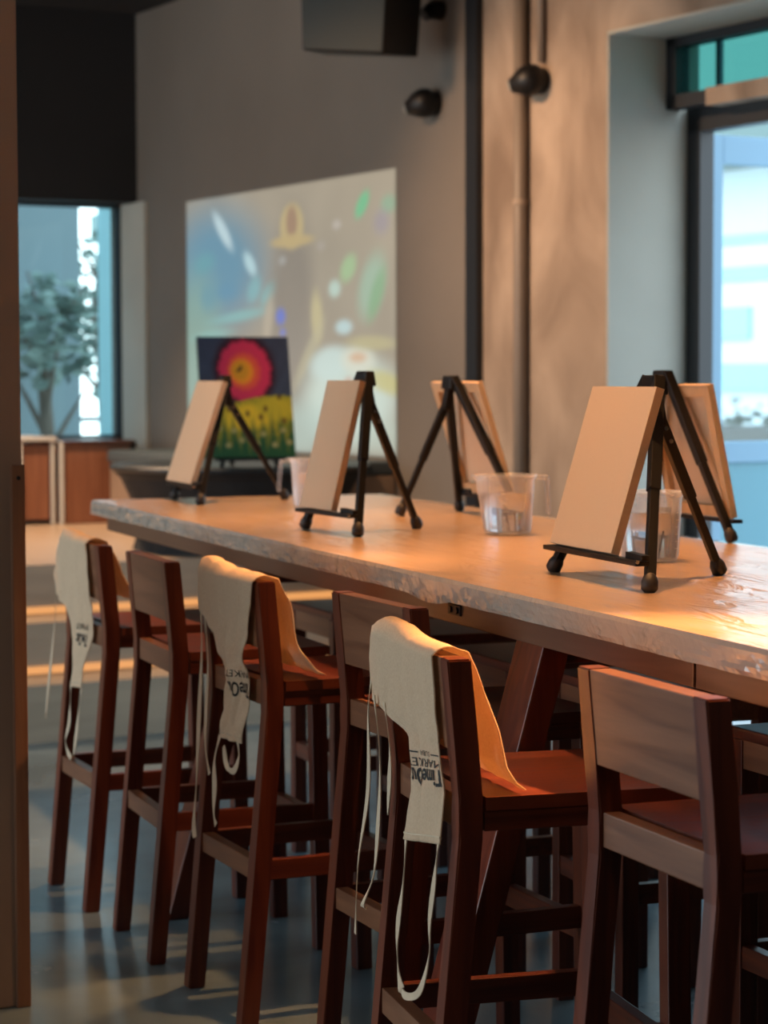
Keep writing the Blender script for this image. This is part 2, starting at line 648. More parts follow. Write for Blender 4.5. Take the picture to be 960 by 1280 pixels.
# ------------------------------------------------------------------ stepped platform
PS = 1.60                                         # front edge of the top tier, measured along the wall
PZ = .65
steps = [(PS - .36 * 2, .23), (PS - .36, .44), (PS, PZ)]
for k, (s0, zt) in enumerate(steps):
    bm = bmesh.new()
    s1 = steps[k + 1][0] if k < 2 else S_C
    rbox(bm, s0, s1 + (.02 if k < 2 else 0), -6.5, -.001, 0, zt, 0)
    for f in bm.faces:
        f.normal_update()
        f.material_index = 0 if f.normal.z > .5 else 1
    o = obj('step_platform', bm, [M_oak, M_riser])
    o['kind'] = 'structure'
    o.name = 'floor_tier_%d' % (k + 1)
    if k:
        lb = bmesh.new()
        rbox(lb, s0 - .012, s0 - .001, -6.4, -.05, steps[k - 1][1] + .001, steps[k - 1][1] + .030)
        tag(obj('led_strip', lb, M_led), ['', 'glowing warm light strip at the foot of the middle riser', 'glowing warm light strip at the foot of the top riser'][k], 'light strip')

# ------------------------------------------------------------------ outside
bm = bmesh.new()
# street surface outside, from the building's outer faces outward
rbox(bm, -14, 40, .46, 45, -.02, .0)
rbox(bm, S_C + .56, 40, -45, .46, -.02, .0)
M_street = mk('pale_street', (.62, .62, .60), .7)
struct(obj('ground_street', bm, M_street))

M_fac = mk('white_facade', (.82, .84, .84), .7)
M_facgrey = mk('blue_grey_facade', (.115, .150, .155), .5)
M_facwin = mk('facade_window', (.34, .66, .74), .2)
M_awn = mk('teal_awning', (.30, .62, .68), .6)


def facade(name, label, s0, s1, n0, n1, h, mat, rows):
    t = thing(name, label, 'building', R((s0 + s1) / 2, (n0 + n1) / 2))
    org = R((s0 + s1) / 2, (n0 + n1) / 2)
    b = bmesh.new()
    rbox(b, s0, s1, n0, n1, 0, h, 0, 0, org)
    obj('facade', b, mat, t)
    for (a0, a1, z0, z1) in rows:
        b = bmesh.new()
        rbox(b, a0, a1, n0 - .06, n0 + .02, z0, z1, 0, 0, org)
        obj('window_band', b, M_facwin, t)
    return t


tdoor = facade('white_building', 'bright white building across the street behind the open door', 5, 32, 12, 16, 3.95, M_fac,
               [(12.2, 14.7, 3.06, 3.16), (13.3, 14.65, 2.62, 2.78), (13.9, 14.62, 1.92, 2.30), (10.5, 14.5, 1.30, 1.62), (9, 13.2, 2.3, 2.9)])
bm = bmesh.new()
org = R(14, 11.6, 3.96)
rbox(bm, 5, 32, 11.0, 16, 3.96, 4.5, 0, .02, org)
rbox(bm, 5, 32, 11.4, 16, 4.5, 4.8, 0, .02, org)
tag(obj('street_canopy', bm, mk('grey_green_canopy', (.13, .20, .19), .6), loc=org), 'grey green canopy over the top of the white building', 'canopy')
bm = bmesh.new()
org = R(13, 9.5)
rbox(bm, 6, 24, 9.2, 9.9, 0, .95, 0, .03, org)
pl_ = thing('street_planter', 'long dark street planter outside the open door', 'planter', org)
obj('trough', bm, mk('planter_brown', (.055, .048, .042), .6), pl_)
rnd = random.Random(9)
bm = bmesh.new()
for k in range(900):
    p = R(rnd.uniform(6.1, 23.9), rnd.uniform(9.25, 9.85), .95 + abs(rnd.gauss(0, .11))) - org
    dx = Vector((rnd.gauss(0, 1), rnd.gauss(0, 1), rnd.gauss(0, 1))).normalized()
    x, y = frame_of(dx)
    bm.faces.new([bm.verts.new(p - x * .07), bm.verts.new(p + y * .03), bm.verts.new(p + x * .07), bm.verts.new(p - y * .03)])
obj('foliage', bm, mk('planter_leaves', (.05, .07, .05), .6), pl_)

# dark glazed hoarding outside the corner window, left of the bright gap
bm = bmesh.new()
org = R(S_C + 3.2, -4.5)
rbox(bm, S_C + 3.0, S_C + 3.3, -9.0, .86, 0, 5.2, 0, 0, org)
t = thing('office_building', 'blue grey glazed building outside the corner window', 'building', org)
obj('facade', bm, M_facgrey, t)
for k in range(7):
    b = bmesh.new()
    rbox(b, S_C + 2.94, S_C + 3.02, -.05 - k * 1.1, .0 - k * 1.1, 0, 5.2, 0, 0, org)
    obj('mullion', b, M_dark, t)
# railing in the bright gap
t = thing('street_railing', 'thin dark street railing outside the corner window', 'railing', R(S_C + 4.2, -.3))
org = R(S_C + 4.2, -.3)
for z in (.98, 1.14):
    b = bmesh.new()
    tube(b, [R(S_C + 4.2, -1.5, z) - org, R(S_C + 4.2, 4.5, z) - org], .02, 8)
    obj('rail', b, M_dark, t)
for k in range(5):
    b = bmesh.new()
    tube(b, [R(S_C + 4.2, -1.2 + k * 1.4, 0) - org, R(S_C + 4.2, -1.2 + k * 1.4, 1.14) - org], .018, 8)
    obj('railing_post', b, M_dark, t)
# pale teal column at the window's right edge, outside
bm = bmesh.new()
org = R(S_C + 1.0, .13)
rbox(bm, S_C + .9, S_C + 1.15, .225, .50, 0, 4.2, 0, .01, org)
rbox(bm, S_C + .86, S_C + 1.19, .165, .53, 0, .12, 0, .01, org)
tag(obj('porch_column', bm, mk('pale_teal_paint', (.45, .72, .74), .5), loc=org), 'pale teal porch column outside the right edge of the corner window', 'column')


def tree(label, base, h, r, zc, seed, n=1500):
    rnd = random.Random(seed)
    t = thing('street_tree', label, 'tree', base)
    b = bmesh.new()
    tube(b, [(0, 0, 0), (.03, .02, h * .35), (-.02, .03, h * .7), (0, 0, h * .9)], [.07, .055, .04, .015], 10)
    for k in range(7):
        a = k * 2.4
        z = h * (.4 + .06 * k)
        tube(b, [(0, 0, z), (math.cos(a) * r * .4, math.sin(a) * r * .4, z + .25), (math.cos(a) * r * .75, math.sin(a) * r * .75, z + .45)], [.025, .016, .006], 6)
    obj('trunk', b, mk('bark', (.10, .07, .05), .9), t)
    b = bmesh.new()
    for k in range(n):
        while True:
            p = Vector((rnd.uniform(-1, 1), rnd.uniform(-1, 1), rnd.uniform(-1, 1)))
            if .1 < p.length < 1:
                break
        p = Vector((p.x * r, p.y * r, zc + p.z * r * 1.15))
        dx = Vector((rnd.gauss(0, 1), rnd.gauss(0, 1), rnd.gauss(0, 1))).normalized()
        x, y = frame_of(dx)
        L, W_ = rnd.uniform(.05, .09), rnd.uniform(.025, .045)
        b.faces.new([b.verts.new(p - x * L), b.verts.new(p + y * W_ + dx * .01), b.verts.new(p + x * L), b.verts.new(p - y * W_ + dx * .01)])
    obj('foliage', b, noisy(mk('leaf_green', (.06, .10, .08), .6), (.12, .165, .14), (.16, .21, .17), (6, 6, 6), 3), t)
    return t


tree('small leafy street tree in front of the blue grey building', R(S_C + 2.3, .32), 2.3, .36, 1.78, 3, 300)
tree('slim street tree in the bright gap outside the corner window', R(S_C + 5.2, 1.95), 2.9, .62, 2.0, 5, 420)

# ------------------------------------------------------------------ door recess
# transom window
tz0, tz1 = 2.55, 2.84
b = bmesh.new()
for a0, a1 in ((-.075, -.012), (-2.7, -2.64)):
    rbox(b, a0, a1, .29, .36, tz0, tz1)
rbox(b, -.28, -.012, .29, .36, tz0, tz0 + .055)
rbox(b, -2.7, -.012, .29, .36, tz1 - .04, tz1)
rbox(b, -1.32, -1.27, .29, .36, tz0, tz1)
tw = struct(obj('window_2', b, M_dark))
b = bmesh.new()
rbox(b, -2.66, -.06, .322, .330, tz0 + .05, tz1 - .03)
obj('window_pane', b, M_tealglass, tw)
b = bmesh.new()
rbox(b, -.30, -.275, .34, .36, tz0 + .05, tz1 - .03)
obj('glazing_bar', b, M_bluedoor, tw)
b = bmesh.new()
rbox(b, -2.7, -.28, .285, .365, tz0 - .01, tz0 + .06)
struct(obj('trim_4', b, M_conc))
# fixed door frame
b = bmesh.new()
rbox(b, -.10, -.012, .40, .47, 0, 2.56)
rbox(b, -2.7, -.012, .40, .47, 2.46, 2.56)
rbox(b, -1.36, -1.30, .40, .47, 0, 2.46)
struct(obj('door_2', b, M_dark))
# open leaf
hs, hn = .02, .475
leaf = struct(thing('door_1', 'pale blue glazed door standing open to the street', 'door', R(hs, hn)))
del leaf['category']
org = R(hs, hn)
L, T = 1.15, .05
dz1 = 2.46


def leafbox(name, n0, n1, z0, z1, mat, t0=0.0, t1=T):
    b = bmesh.new()
    rbox(b, hs - t1, hs - t0, hn + n0, hn + n1, z0, z1, 0, .004, org)
    return obj(name, b, mat, leaf)


leafbox('stile', 0, .10, .01, dz1, M_bluedoor)
leafbox('stile', L - .10, L, .01, dz1, M_bluedoor)
leafbox('top_rail', .10, L - .10, dz1 - .12, dz1, M_bluedoor)
leafbox('lock_rail', .10, L - .10, 1.09, 1.18, M_bluedoor)
leafbox('bottom_rail', .10, L - .10, .01, .22, M_bluedoor)
leafbox('lower_panel', .10, L - .10, .22, 1.09, M_tealpanel, .015, .035)
leafbox('door_glass', .10, L - .10, 1.18, dz1 - .12, M_glass, .02, .03)
# second leaf closed in the far half of the opening
b = bmesh.new()
for a0, a1, z0, z1 in ((-2.7, -2.6, 0, 2.38), (-1.46, -1.36, 0, 2.38), (-2.6, -1.46, 2.26, 2.38), (-2.6, -1.46, 0, .2)):
    rbox(b, a0, a1, .41, .46, z0, z1)
d3 = struct(obj('door_3', b, M_bluedoor))
b = bmesh.new()
rbox(b, -2.6, -1.46, .43, .437, .2, 2.26)
obj('door_glass', b, M_glass, d3)

# ------------------------------------------------------------------ projected picture on the wall


def picture_mesh(name, mat, w, h, nx, ny, fn, place, parent=None, depth=.002):
    """a flat picture as a fine grid with a colour per vertex; place(u,v,d) gives the point"""
    me = bpy.data.meshes.new(name)
    vs, fs = [], []
    for j in range(ny + 1):
        for i in range(nx + 1):
            vs.append(place(i / nx, j / ny, 0))
    for j in range(ny):
        for i in range(nx):
            k = j * (nx + 1) + i
            fs.append((k, k + 1, k + nx + 2, k + nx + 1))
    me.from_pydata([tuple(v) for v in vs], [], fs)
    ca = me.color_attributes.new('picture', 'FLOAT_COLOR', 'POINT')
    for j in range(ny + 1):
        for i in range(nx + 1):
            c = fn(i / nx, j / ny)
            ca.data[j * (nx + 1) + i].color = (*c, 1)
    me.materials.append(mat)
    o = bpy.data.objects.new(name, me)
    COL.objects.link(o)
    if parent:
        o.parent = parent
    return o


def srgb(r, g, b):
    f = lambda c: (c / 255 / 12.92) if c / 255 <= .04045 else ((c / 255 + .055) / 1.055) ** 2.4
    return (f(r), f(g), f(b))


def lerp(a, b, t):
    return tuple(a[i] + (b[i] - a[i]) * t for i in range(3))


def blob(c, u, v, cu, cv, ru, rv, ang, col, soft=.4, amt=1.0):
    du, dv = u - cu, (v - cv)
    ca, sa = math.cos(ang), math.sin(ang)
    x, y = (du * ca + dv * sa) / ru, (-du * sa + dv * ca) / rv
    r = math.sqrt(x * x + y * y)
    t = max(0, min(1, (1 + soft - r) / (2 * soft)))
    t = t * t * (3 - 2 * t) * amt
    return lerp(c, col, t)


SHAPES = [
    # cu, cv, ru, rv, ang, colour, soft, amount   (u to the right, v up, 0..1)
    (.16, .72, .24, .22, -.5, (92, 136, 158), .6, .95), (.06, .45, .12, .25, 0, (126, 158, 146), .6, .8),
    (.20, .86, .022, .085, .55, (178, 200, 205), .5, .95), (.34, .72, .022, .05, .5, (170, 200, 205), .5, .9),
    (.10, .74, .05, .035, .3, (96, 150, 158), .7, .8), (.22, .62, .05, .03, 0, (92, 136, 160), .7, .8), (.12, .60, .04, .05, 0, (98, 142, 156), .7, .7),
    (.36, .62, .03, .05, -.4, (120, 168, 172), .6, .8), (.43, .60, .05, .025, .9, (120, 172, 172), .6, .7), (.28, .52, .14, .02, .12, (124, 172, 170), .7, .8),
    (.14, .45, .10, .022, .1, (130, 176, 170), .7, .7),
    # standing figure
    (.545, .60, .095, .28, 0, (122, 115, 106), .5, .75), (.545, .30, .10, .20, 0, (132, 127, 118), .6, .6),
    (.545, .845, .055, .085, 0, (178, 160, 116), .18, .9), (.545, .86, .026, .06, 0, (146, 118, 98), .3, .9), (.545, .79, .10, .024, 0, (176, 156, 112), .3, .9),
    (.43, .50, .022, .09, -.15, (168, 158, 140), .5, .8), (.66, .50, .025, .09, .05, (182, 172, 132), .5, .85), (.62, .36, .022, .13, -.5, (172, 166, 138), .6, .7),
    (.49, .51, .022, .03, 0, (92, 112, 190), .5, .9), (.50, .45, .014, .014, 0, (100, 116, 190), .5, .8),
    # bright plates and stall on the right
    (.80, .20, .20, .16, .1, (190, 206, 196), .35, .9), (.72, .33, .09, .06, .2, (186, 204, 198), .4, .9), (.84, .34, .07, .05, -.1, (200, 202, 186), .4, .9),
    (.84, .35, .035, .018, 0, (196, 160, 128), .6, .8), (.80, .26, .02, .02, 0, (190, 150, 132), .6, .7), (.96, .26, .08, .035, -.35, (184, 176, 112), .5, .8),
    (.90, .40, .10, .025, -.05, (176, 168, 128), .5, .8), (.78, .46, .035, .025, 0, (176, 200, 200), .5, .9), (.74, .60, .025, .03, 0, (174, 196, 184), .5, .9),
    (.80, .67, .03, .05, -.4, (152, 184, 138), .5, .8), (.90, .60, .05, .11, -.25, (150, 178, 156), .5, .8), (.92, .57, .025, .09, -.3, (120, 160, 118), .5, .7),
    (.86, .89, .022, .05, -.45, (104, 178, 132), .4, .9), (.97, .88, .03, .03, 0, (120, 170, 140), .6, .6), (.94, .82, .03, .04, 0, (142, 134, 148), .7, .6),
    (.75, .83, .018, .016, 0, (176, 168, 158), .6, .8), (.68, .76, .018, .016, 0, (160, 152, 142), .6, .7), (.50, .72, .016, .016, 0, (160, 160, 156), .6, .7),
    (.55, .08, .20, .10, 0, (166, 188, 180), .6, .7), (.08, .18, .16, .22, 0, (140, 166, 154), .6, .7), (.93, .07, .14, .06, 0, (176, 192, 180), .6, .6),
]
SHAPES = [(*q[:5], srgb(*q[5]), *q[6:]) for q in SHAPES]
BG1, BG2 = srgb(134, 130, 120), srgb(160, 148, 128)


def screen_fn(u, v):
    c = lerp(BG1, BG2, .5 * u + .5 * v)
    k = noise.noise(Vector((u * 9, v * 6, 2.0))) * .08 + 1
    c = tuple(x * k for x in c)
    for q in SHAPES:
        c = blob(c, u, v, *q)
    e = min(u, 1 - u, v, 1 - v)
    return tuple(x * (.75 + .25 * min(1, e / .012)) for x in c)


s_l, s_r, z_b, z_t = 4.035, 1.695, 1.075, 2.44
scr = picture_mesh('projected_picture', paint_mat('projected_light', 1.0), 0, 0, 150, 90, screen_fn,
                   lambda u, v, d: R(s_l + (s_r - s_l) * u, -.004, z_b + (z_t - z_b) * v))
tag(scr, 'faded projected video still of a figure in a hat on the grey wall', 'projection')

# ------------------------------------------------------------------ bench, cabinet, round table, painting
org = R(3.1, -.25, PZ)
t = thing('wall_bench', 'low bench with grey pad running below the projected picture', 'bench', org)
b = bmesh.new()
rbox(b, PS + .1, S_C - .64, -.46, -.01, PZ + .001, PZ + .34, 0, .006, org)
obj('bench_box', b, M_bench, t)
b = bmesh.new()
rbox(b, PS + .1, S_C - .64, -.48, -.01, PZ + .341, PZ + .41, 0, .02, org)
obj('pad', b, M_pad, t)

org = R(S_C - .34, -.55, PZ)
t = thing('wooden_cabinet', 'reddish wooden cabinet below the corner window', 'cabinet', org)
b = bmesh.new()
rbox(b, S_C - .58, S_C - .10, -.715, -.31, PZ + .001, PZ + .44, 0, .006, org)
obj('cabinet_body', b, M_cabinet, t)
b = bmesh.new()
rbox(b, S_C - .60, S_C - .08, -.73, -.295, PZ + .441, PZ + .462, 0, .004, org)
obj('cabinet_top', b, mk('dark_stained_top', (.075, .03, .022), .25), t)
b = bmesh.new()
rbox(b, S_C - .60, S_C - .57, -.735, -.716, PZ + .001, PZ + .46, 0, .003, org)
obj('corner_post', b, M_white, t)
# narrow side stand with white frame left of the cabinet
org = R(S_C - .36, -.86, PZ)
t = thing('side_stand', 'narrow white framed stand with reddish panel left of the wooden cabinet', 'stand', org)
for n_, s_ in ((-.96, S_C - .58), (-.96, S_C - .16), (-.775, S_C - .16), (-.775, S_C - .58)):
    b = bmesh.new()
    rbox(b, s_ - .009, s_ + .009, n_ - .009, n_ + .009, PZ + .001, PZ + .46, 0, .002, org)
    obj('leg', b, M_white, t)
b = bmesh.new()
rbox(b, S_C - .565, S_C - .18, -.945, -.79, PZ + .03, PZ + .44, 0, .004, org)
obj('panel_box', b, M_cabinet, t)
b = bmesh.new()
rbox(b, S_C - .60, S_C - .14, -.98, -.755, PZ + .461, PZ + .485, 0, .006, org)
obj('stand_top', b, M_white, t)

# round black low table on the platform
RT = Vector((3.03, 10.30, PZ))
t = thing('round_table', 'low round black draped table behind the far end of the long table', 'table', RT)
b = bmesh.new()
prof = [(.50, .0), (.485, .05), (.50, .22), (.56, .34), (.60, .375)]
rings = []
n = 72
for r, z in prof:
    rings.append([b.verts.new(((r + (.012 * math.sin(k * 1.4) * (1 - z / .4))) * math.cos(2 * PI * k / n), (r + (.012 * math.sin(k * 1.4) * (1 - z / .4))) * math.sin(2 * PI * k / n), z)) for k in range(n)])
for i in range(len(rings) - 1):
    for k in range(n):
        b.faces.new((rings[i][k], rings[i][(k + 1) % n], rings[i + 1][(k + 1) % n], rings[i + 1][k]))
b.faces.new(rings[0])
b.faces.new(rings[-1])
obj('drape', b, M_blackcloth, t, smooth=False)
b = bmesh.new()
lathe(b, [(.0, .376), (.60, .376), (.612, .384), (.612, .396), (.60, .404), (.0, .404)], 72)
obj('table_top', b, M_blacktop, t)
TT = RT.z + .404


def paint_fn(u, v):
    sky = lerp(srgb(62, 80, 104), srgb(58, 68, 94), v)
    k = noise.noise(Vector((u * 14, v * 10, 0)))
    c = tuple(x * (1 + .18 * k) for x in sky)
    c = blob(c, u, v, .50, .715, .345, .315, 0, srgb(52, 14, 40), .14)
    ang = math.atan2(v - .715, u - .50)
    wob = 1 + .025 * math.sin(ang * 13) + .02 * math.sin(ang * 29)
    c = blob(c, u, v, .50, .715, .285 * wob, .255 * wob, 0, srgb(220, 50, 96), .10)
    c = blob(c, u, v, .49, .71, .18 * wob, .155 * wob, 0, srgb(240, 92, 70), .18)
    c = blob(c, u, v, .47, .71, .125 * wob, .105 * wob, 0, srgb(250, 160, 40), .22)
    c = blob(c, u, v, .45, .72, .09, .075, 0, srgb(222, 158, 38), .35)
    c = blob(c, u, v, .44, .725, .035, .012, .4, srgb(24, 24, 14), .3)
    c = blob(c, u, v, .45, .735, .012, .03, -.5, srgb(24, 24, 14), .3)
    # hill
    hill = .38 + .13 * math.sin(min(1, max(0, u * .9 + .1)) * 2.2 - .35)
    if v < hill:
        c = lerp(srgb(190, 172, 44), srgb(120, 136, 40), .5 + .5 * math.sin(u * 40 + 9 * k))
        c = blob(c, u, v, .50, .33, .27, .11, .05, srgb(236, 204, 50), .35)
        c = blob(c, u, v, .82, .40, .22, .10, -.1, srgb(200, 184, 48), .4)
        g = max(0, min(1, (.30 + .08 * math.sin(u * 60) + .05 * math.sin(u * 133 + 1) - v) / .18))
        c = lerp(c, srgb(26, 86, 50), g)
        for fu, fv in ((.50, .36), (.64, .33), (.70, .40), (.86, .50), (.30, .40), (.90, .30)):
            c = blob(c, u, v, fu, fv, .022, .026, 0, srgb(92, 58, 24), .4)
        for fu, fv in ((.12, .12), (.27, .10), (.42, .14), (.58, .11), (.66, .19), (.78, .10), (.88, .22), (.94, .12), (.34, .22), (.18, .24)):
            c = blob(c, u, v, fu, fv, .030, .020, 0, srgb(176, 170, 112), .5)
    return c


# little display easel and the painting, facing the camera
fdir = Vector((-math.sin(YAW - .0) , -math.cos(YAW), 0)) * math.cos(.33) + Vector((math.cos(YAW), -math.sin(YAW), 0)) * math.sin(.33)      # painting normal in plan
rdir = Vector((-fdir.y, fdir.x, 0))
PB = Vector((2.935, 9.87, TT))
org = PB
t = thing('display_easel', 'small black display easel holding the bright flower painting', 'easel', org)
lean = .10
wP, hP = .425, .555
for sx in (-1, 1):
    b = bmesh.new()
    bar(b, rdir * sx * .13 + fdir * .05, rdir * sx * .02 - fdir * .055 + Vector((0, 0, .5)), .018, .012, fdir)
    obj('front_leg', b, M_black, t)
b = bmesh.new()
bar(b, -fdir * .26, -fdir * .06 + Vector((0, 0, .46)), .018, .012, fdir)
obj('rear_leg', b, M_black, t)
b = bmesh.new()
bar(b, rdir * -.16 + fdir * .055 + Vector((0, 0, .035)), rdir * .16 + fdir * .055 + Vector((0, 0, .035)), .05, .012, Vector((0, 0, 1)))
obj('ledge', b, M_black, t)
po = PB + fdir * .052 + Vector((0, 0, .042))
upv = (Vector((0, 0, 1)) - fdir * .23).normalized()
nv = rdir.cross(upv).normalized()
if nv.dot(fdir) < 0:
    nv = -nv
t = thing('flower_painting', 'bright painting of a pink and orange flower over a yellow meadow', 'painting', po)
roll_ = .0
rv_ = (rdir * math.cos(roll_) - upv * math.sin(roll_))
uv_ = (upv * math.cos(roll_) + rdir * math.sin(roll_) * 0)
picture_mesh('painted_face', paint_mat('acrylic_paint', 0, .55), 0, 0, 84, 110, paint_fn,
             lambda u, v, d_: rv_ * (u - .5) * wP + uv_ * v * hP + nv * .0125, t)
b = bmesh.new()
hexa(b, [rv_ * -.5 * wP - nv * .008, rv_ * .5 * wP - nv * .008, rv_ * .5 * wP + nv * .012, rv_ * -.5 * wP + nv * .012,
         rv_ * -.5 * wP - nv * .008 + uv_ * hP, rv_ * .5 * wP - nv * .008 + uv_ * hP, rv_ * .5 * wP + nv * .012 + uv_ * hP, rv_ * -.5 * wP + nv * .012 + uv_ * hP])
obj('canvas_block', b, mk('dark_painted_edge', (.03, .05, .06), .6), t)

# ------------------------------------------------------------------ the long table
TX0, TX1, TY0, TY1, TZ = 1.7324, 2.789, .9, 7.6934, 1.034
org = Vector(((TX0 + TX1) / 2, (TY0 + TY1) / 2, 0))
tbl = thing('bar_table', 'long bar height wooden table on slanted trestle legs', 'table', org)


def tbox(name, x0, x1, y0, y1, z0, z1, mat, bev=.003):
    b = bmesh.new()
    box(b, x0 - org.x, x1 - org.x, y0 - org.y, y1 - org.y, z0, z1, 0, bev)
    return obj(name, b, mat, tbl)


tbox('tabletop', TX0 + .004, TX1 - .004, TY0, TY1 - .004, TZ - .046, TZ - .004, M_apronboard)
for y0, y1 in ((.95, 3.338), (3.346, 7.60)):
    tbox('apron_board', TX0 + .03, TX0 + .055, y0, y1, TZ - .098, TZ - .047, M_apronboard)
tbox('apron_board', TX1 - .055, TX1 - .03, .95, 7.60, TZ - .098, TZ - .047, M_apronboard)
tbox('apron_board', TX0 + .056, TX1 - .056, 7.57, 7.60, TZ - .098, TZ - .047, M_apronboard)
for ty in (1.75, 4.045, 5.93):
    for sx in (-1, 1):
        b = bmesh.new()
        xt, xb = (TX0 + .085, 1.545) if sx < 0 else (TX1 - .085, 2.98)
        a, c = Vector((xb - org.x, ty - org.y, 0)), Vector((xt - org.x, ty - org.y, TZ - .047))
        hx, hy = .029, .066
        hexa(b, [a + Vector((-hx, -hy, 0)), a + Vector((hx, -hy, 0)), a + Vector((hx, hy, 0)), a + Vector((-hx, hy, 0)),
                 c + Vector((-hx, -hy, 0)), c + Vector((hx, -hy, 0)), c + Vector((hx, hy, 0)), c + Vector((-hx, hy, 0))], 0, .004)
        obj('trestle_leg', b, M_wz, tbl)
    b = bmesh.new()
    box(b, 1.80 - org.x, 2.72 - org.x, ty - .025 - org.y, ty + .025 - org.y, TZ - .14, TZ - .05, 0, .003)
    obj('trestle_beam', b, M_wx, tbl)
tbox('long_stretcher', 2.23, 2.29, 1.70, 5.99, .90, .965, M_wy)
b = bmesh.new()
box(b, TX0 + .026 - org.x, TX0 + .031 - org.x, 4.37 - org.y, 4.44 - org.y, .955, .978, 0, .002)
tube(b, [(TX0 + .022 - org.x, 4.385 - org.y, .966), (TX0 + .030 - org.x, 4.385 - org.y, .966)], .007, 8)
tube(b, [(TX0 + .022 - org.x, 4.42 - org.y, .966), (TX0 + .030 - org.x, 4.42 - org.y, .966)], .007, 8)
obj('latch', b, M_dark, tbl, label='small black metal latch')

# plastic sheet over the table: near hem, top, far hem, end flap
def film():
    b = bmesh.new()
    ny, top_n = 420, 40
    prof = []           # (kind, t)
    for k in range(7):
        prof.append(('near', k / 6))
    for k in range(1, top_n):
        prof.append(('top', k / top_n))
    for k in range(7):
        prof.append(('far', k / 6))
    y_0, y_1 = TY0 + .01, TY1
    rows = []
    for j in range(ny + 1):
        y = y_0 + (y_1 - y_0) * j / ny
        hem = .046 + .002 * noise.noise(Vector((y * 1.7, 0, 3))) + .0012 * noise.noise(Vector((y * 7, 0, 8)))
        if 4.35 < y < 4.6:
            hem += .012 * math.sin((y - 4.35) / .25 * PI)
        row = []
        for kind, t_ in prof:
            if kind == 'near':
                z = TZ - hem * (1 - t_)
                amp = (1 - t_) * .9 + .1
                cr = abs(noise.noise(Vector((y * 9 + t_ * 1.6, t_ * 2, 1)))) * .005 + abs(noise.noise(Vector((y * 24 - t_ * 4, t_ * 3, 5)))) * .004
                x = TX0 - .002 - cr * amp
                if t_ == 1:
                    x = TX0 + .001
            elif kind == 'far':
                z = TZ - hem * t_
                x = TX1 + .002 + abs(noise.noise(Vector((y * 9, t_ * 2, 11)))) * .010 * t_
            else:
                x = TX0 + (TX1 - TX0) * t_
                e = min(1, min(t_, 1 - t_) * 12)
                z = TZ + e * (.0016 * abs(noise.noise(Vector((x * 5, y * 3, 2)))) + .0010 * abs(noise.noise(Vector((x * 13 + y * 6, y * 9, 7)))))
            row.append(b.verts.new((x - org.x, y - org.y, z)))
        rows.append(row)
    for j in range(ny):
        for k in range(len(prof) - 1):
            f = b.faces.new((rows[j][k], rows[j][k + 1], rows[j + 1][k + 1], rows[j + 1][k]))
            f.smooth = prof[k + 1][0] == 'top' and k > 6
            f.material_index = 0 if k >= 6 and prof[k + 1][0] == 'top' else 1
    # end flap at the far end
    last = rows[-1]
    prev = last
    for q in range(1, 5):
        cur = []
        for k, v in enumerate(last):
            dz = .047 * q / 4
            z = min(v.co.z, TZ - dz) if True else 0
            cur.append(b.verts.new((v.co.x, v.co.y + .003 + .004 * abs(noise.noise(Vector((v.co.x * 14, q * .6, 4)))) * q / 2, z)))
        for k in range(len(last) - 1):
            b.faces.new((prev[k], prev[k + 1], cur[k + 1], cur[k])).material_index = 1
        prev = cur
    o = obj('table_cover', b, [M_film, M_filmside], loc=org)
    md = o.modifiers.new('thickness', 'SOLIDIFY')
    md.thickness = .0008
    md.offset = 1
    return tag(o, 'crinkled clear plastic sheet stretched over the long tan tabletop', 'table cover')


film()

# ------------------------------------------------------------------ bar chairs
CW, LW, LD = .4095, .0415, .0405
ZPB, ZRT, ZRB, ZST, ZSB, ZK = .8492, .7753, .7189, .3743, .3287, .7403
SEATD = .40


def rearb(z):
    return -.0674 * (ZK - z) / ZK if z <= ZK else -.0228 * (z - ZK) / (1 - ZK)


def post_bm(side):
    b = bmesh.new()
    y0, y1 = (CW / 2 - LW, CW / 2) if side > 0 else (-CW / 2, -CW / 2 + LW)
    zs = [0, .35, ZK - .035, ZK, ZK + .035, .87, 1.0]
    rings = []
    for z in zs:
        r = rearb(z)
        if abs(z - ZK) < .001:
            r = -.0035
        rings.append([b.verts.new(p) for p in ((r, y0, z), (r + LD, y0, z), (r + LD, y1, z), (r, y1, z))])
    for i in range(len(rings) - 1):
        for k in range(4):
            b.faces.new((rings[i][k], rings[i][(k + 1) % 4], rings[i + 1][(k + 1) % 4], rings[i + 1][k]))
    b.faces.new(rings[0])
    b.faces.new(rings[-1])
    es = [e for e in b.edges if abs(e.verts[0].co.z - e.verts[1].co.z) > .01 or e.verts[0].co.z in (0, 1.0)]
    bmesh.ops.bevel(b, geom=es, offset=.0028, segments=2, affect='EDGES')
    return b


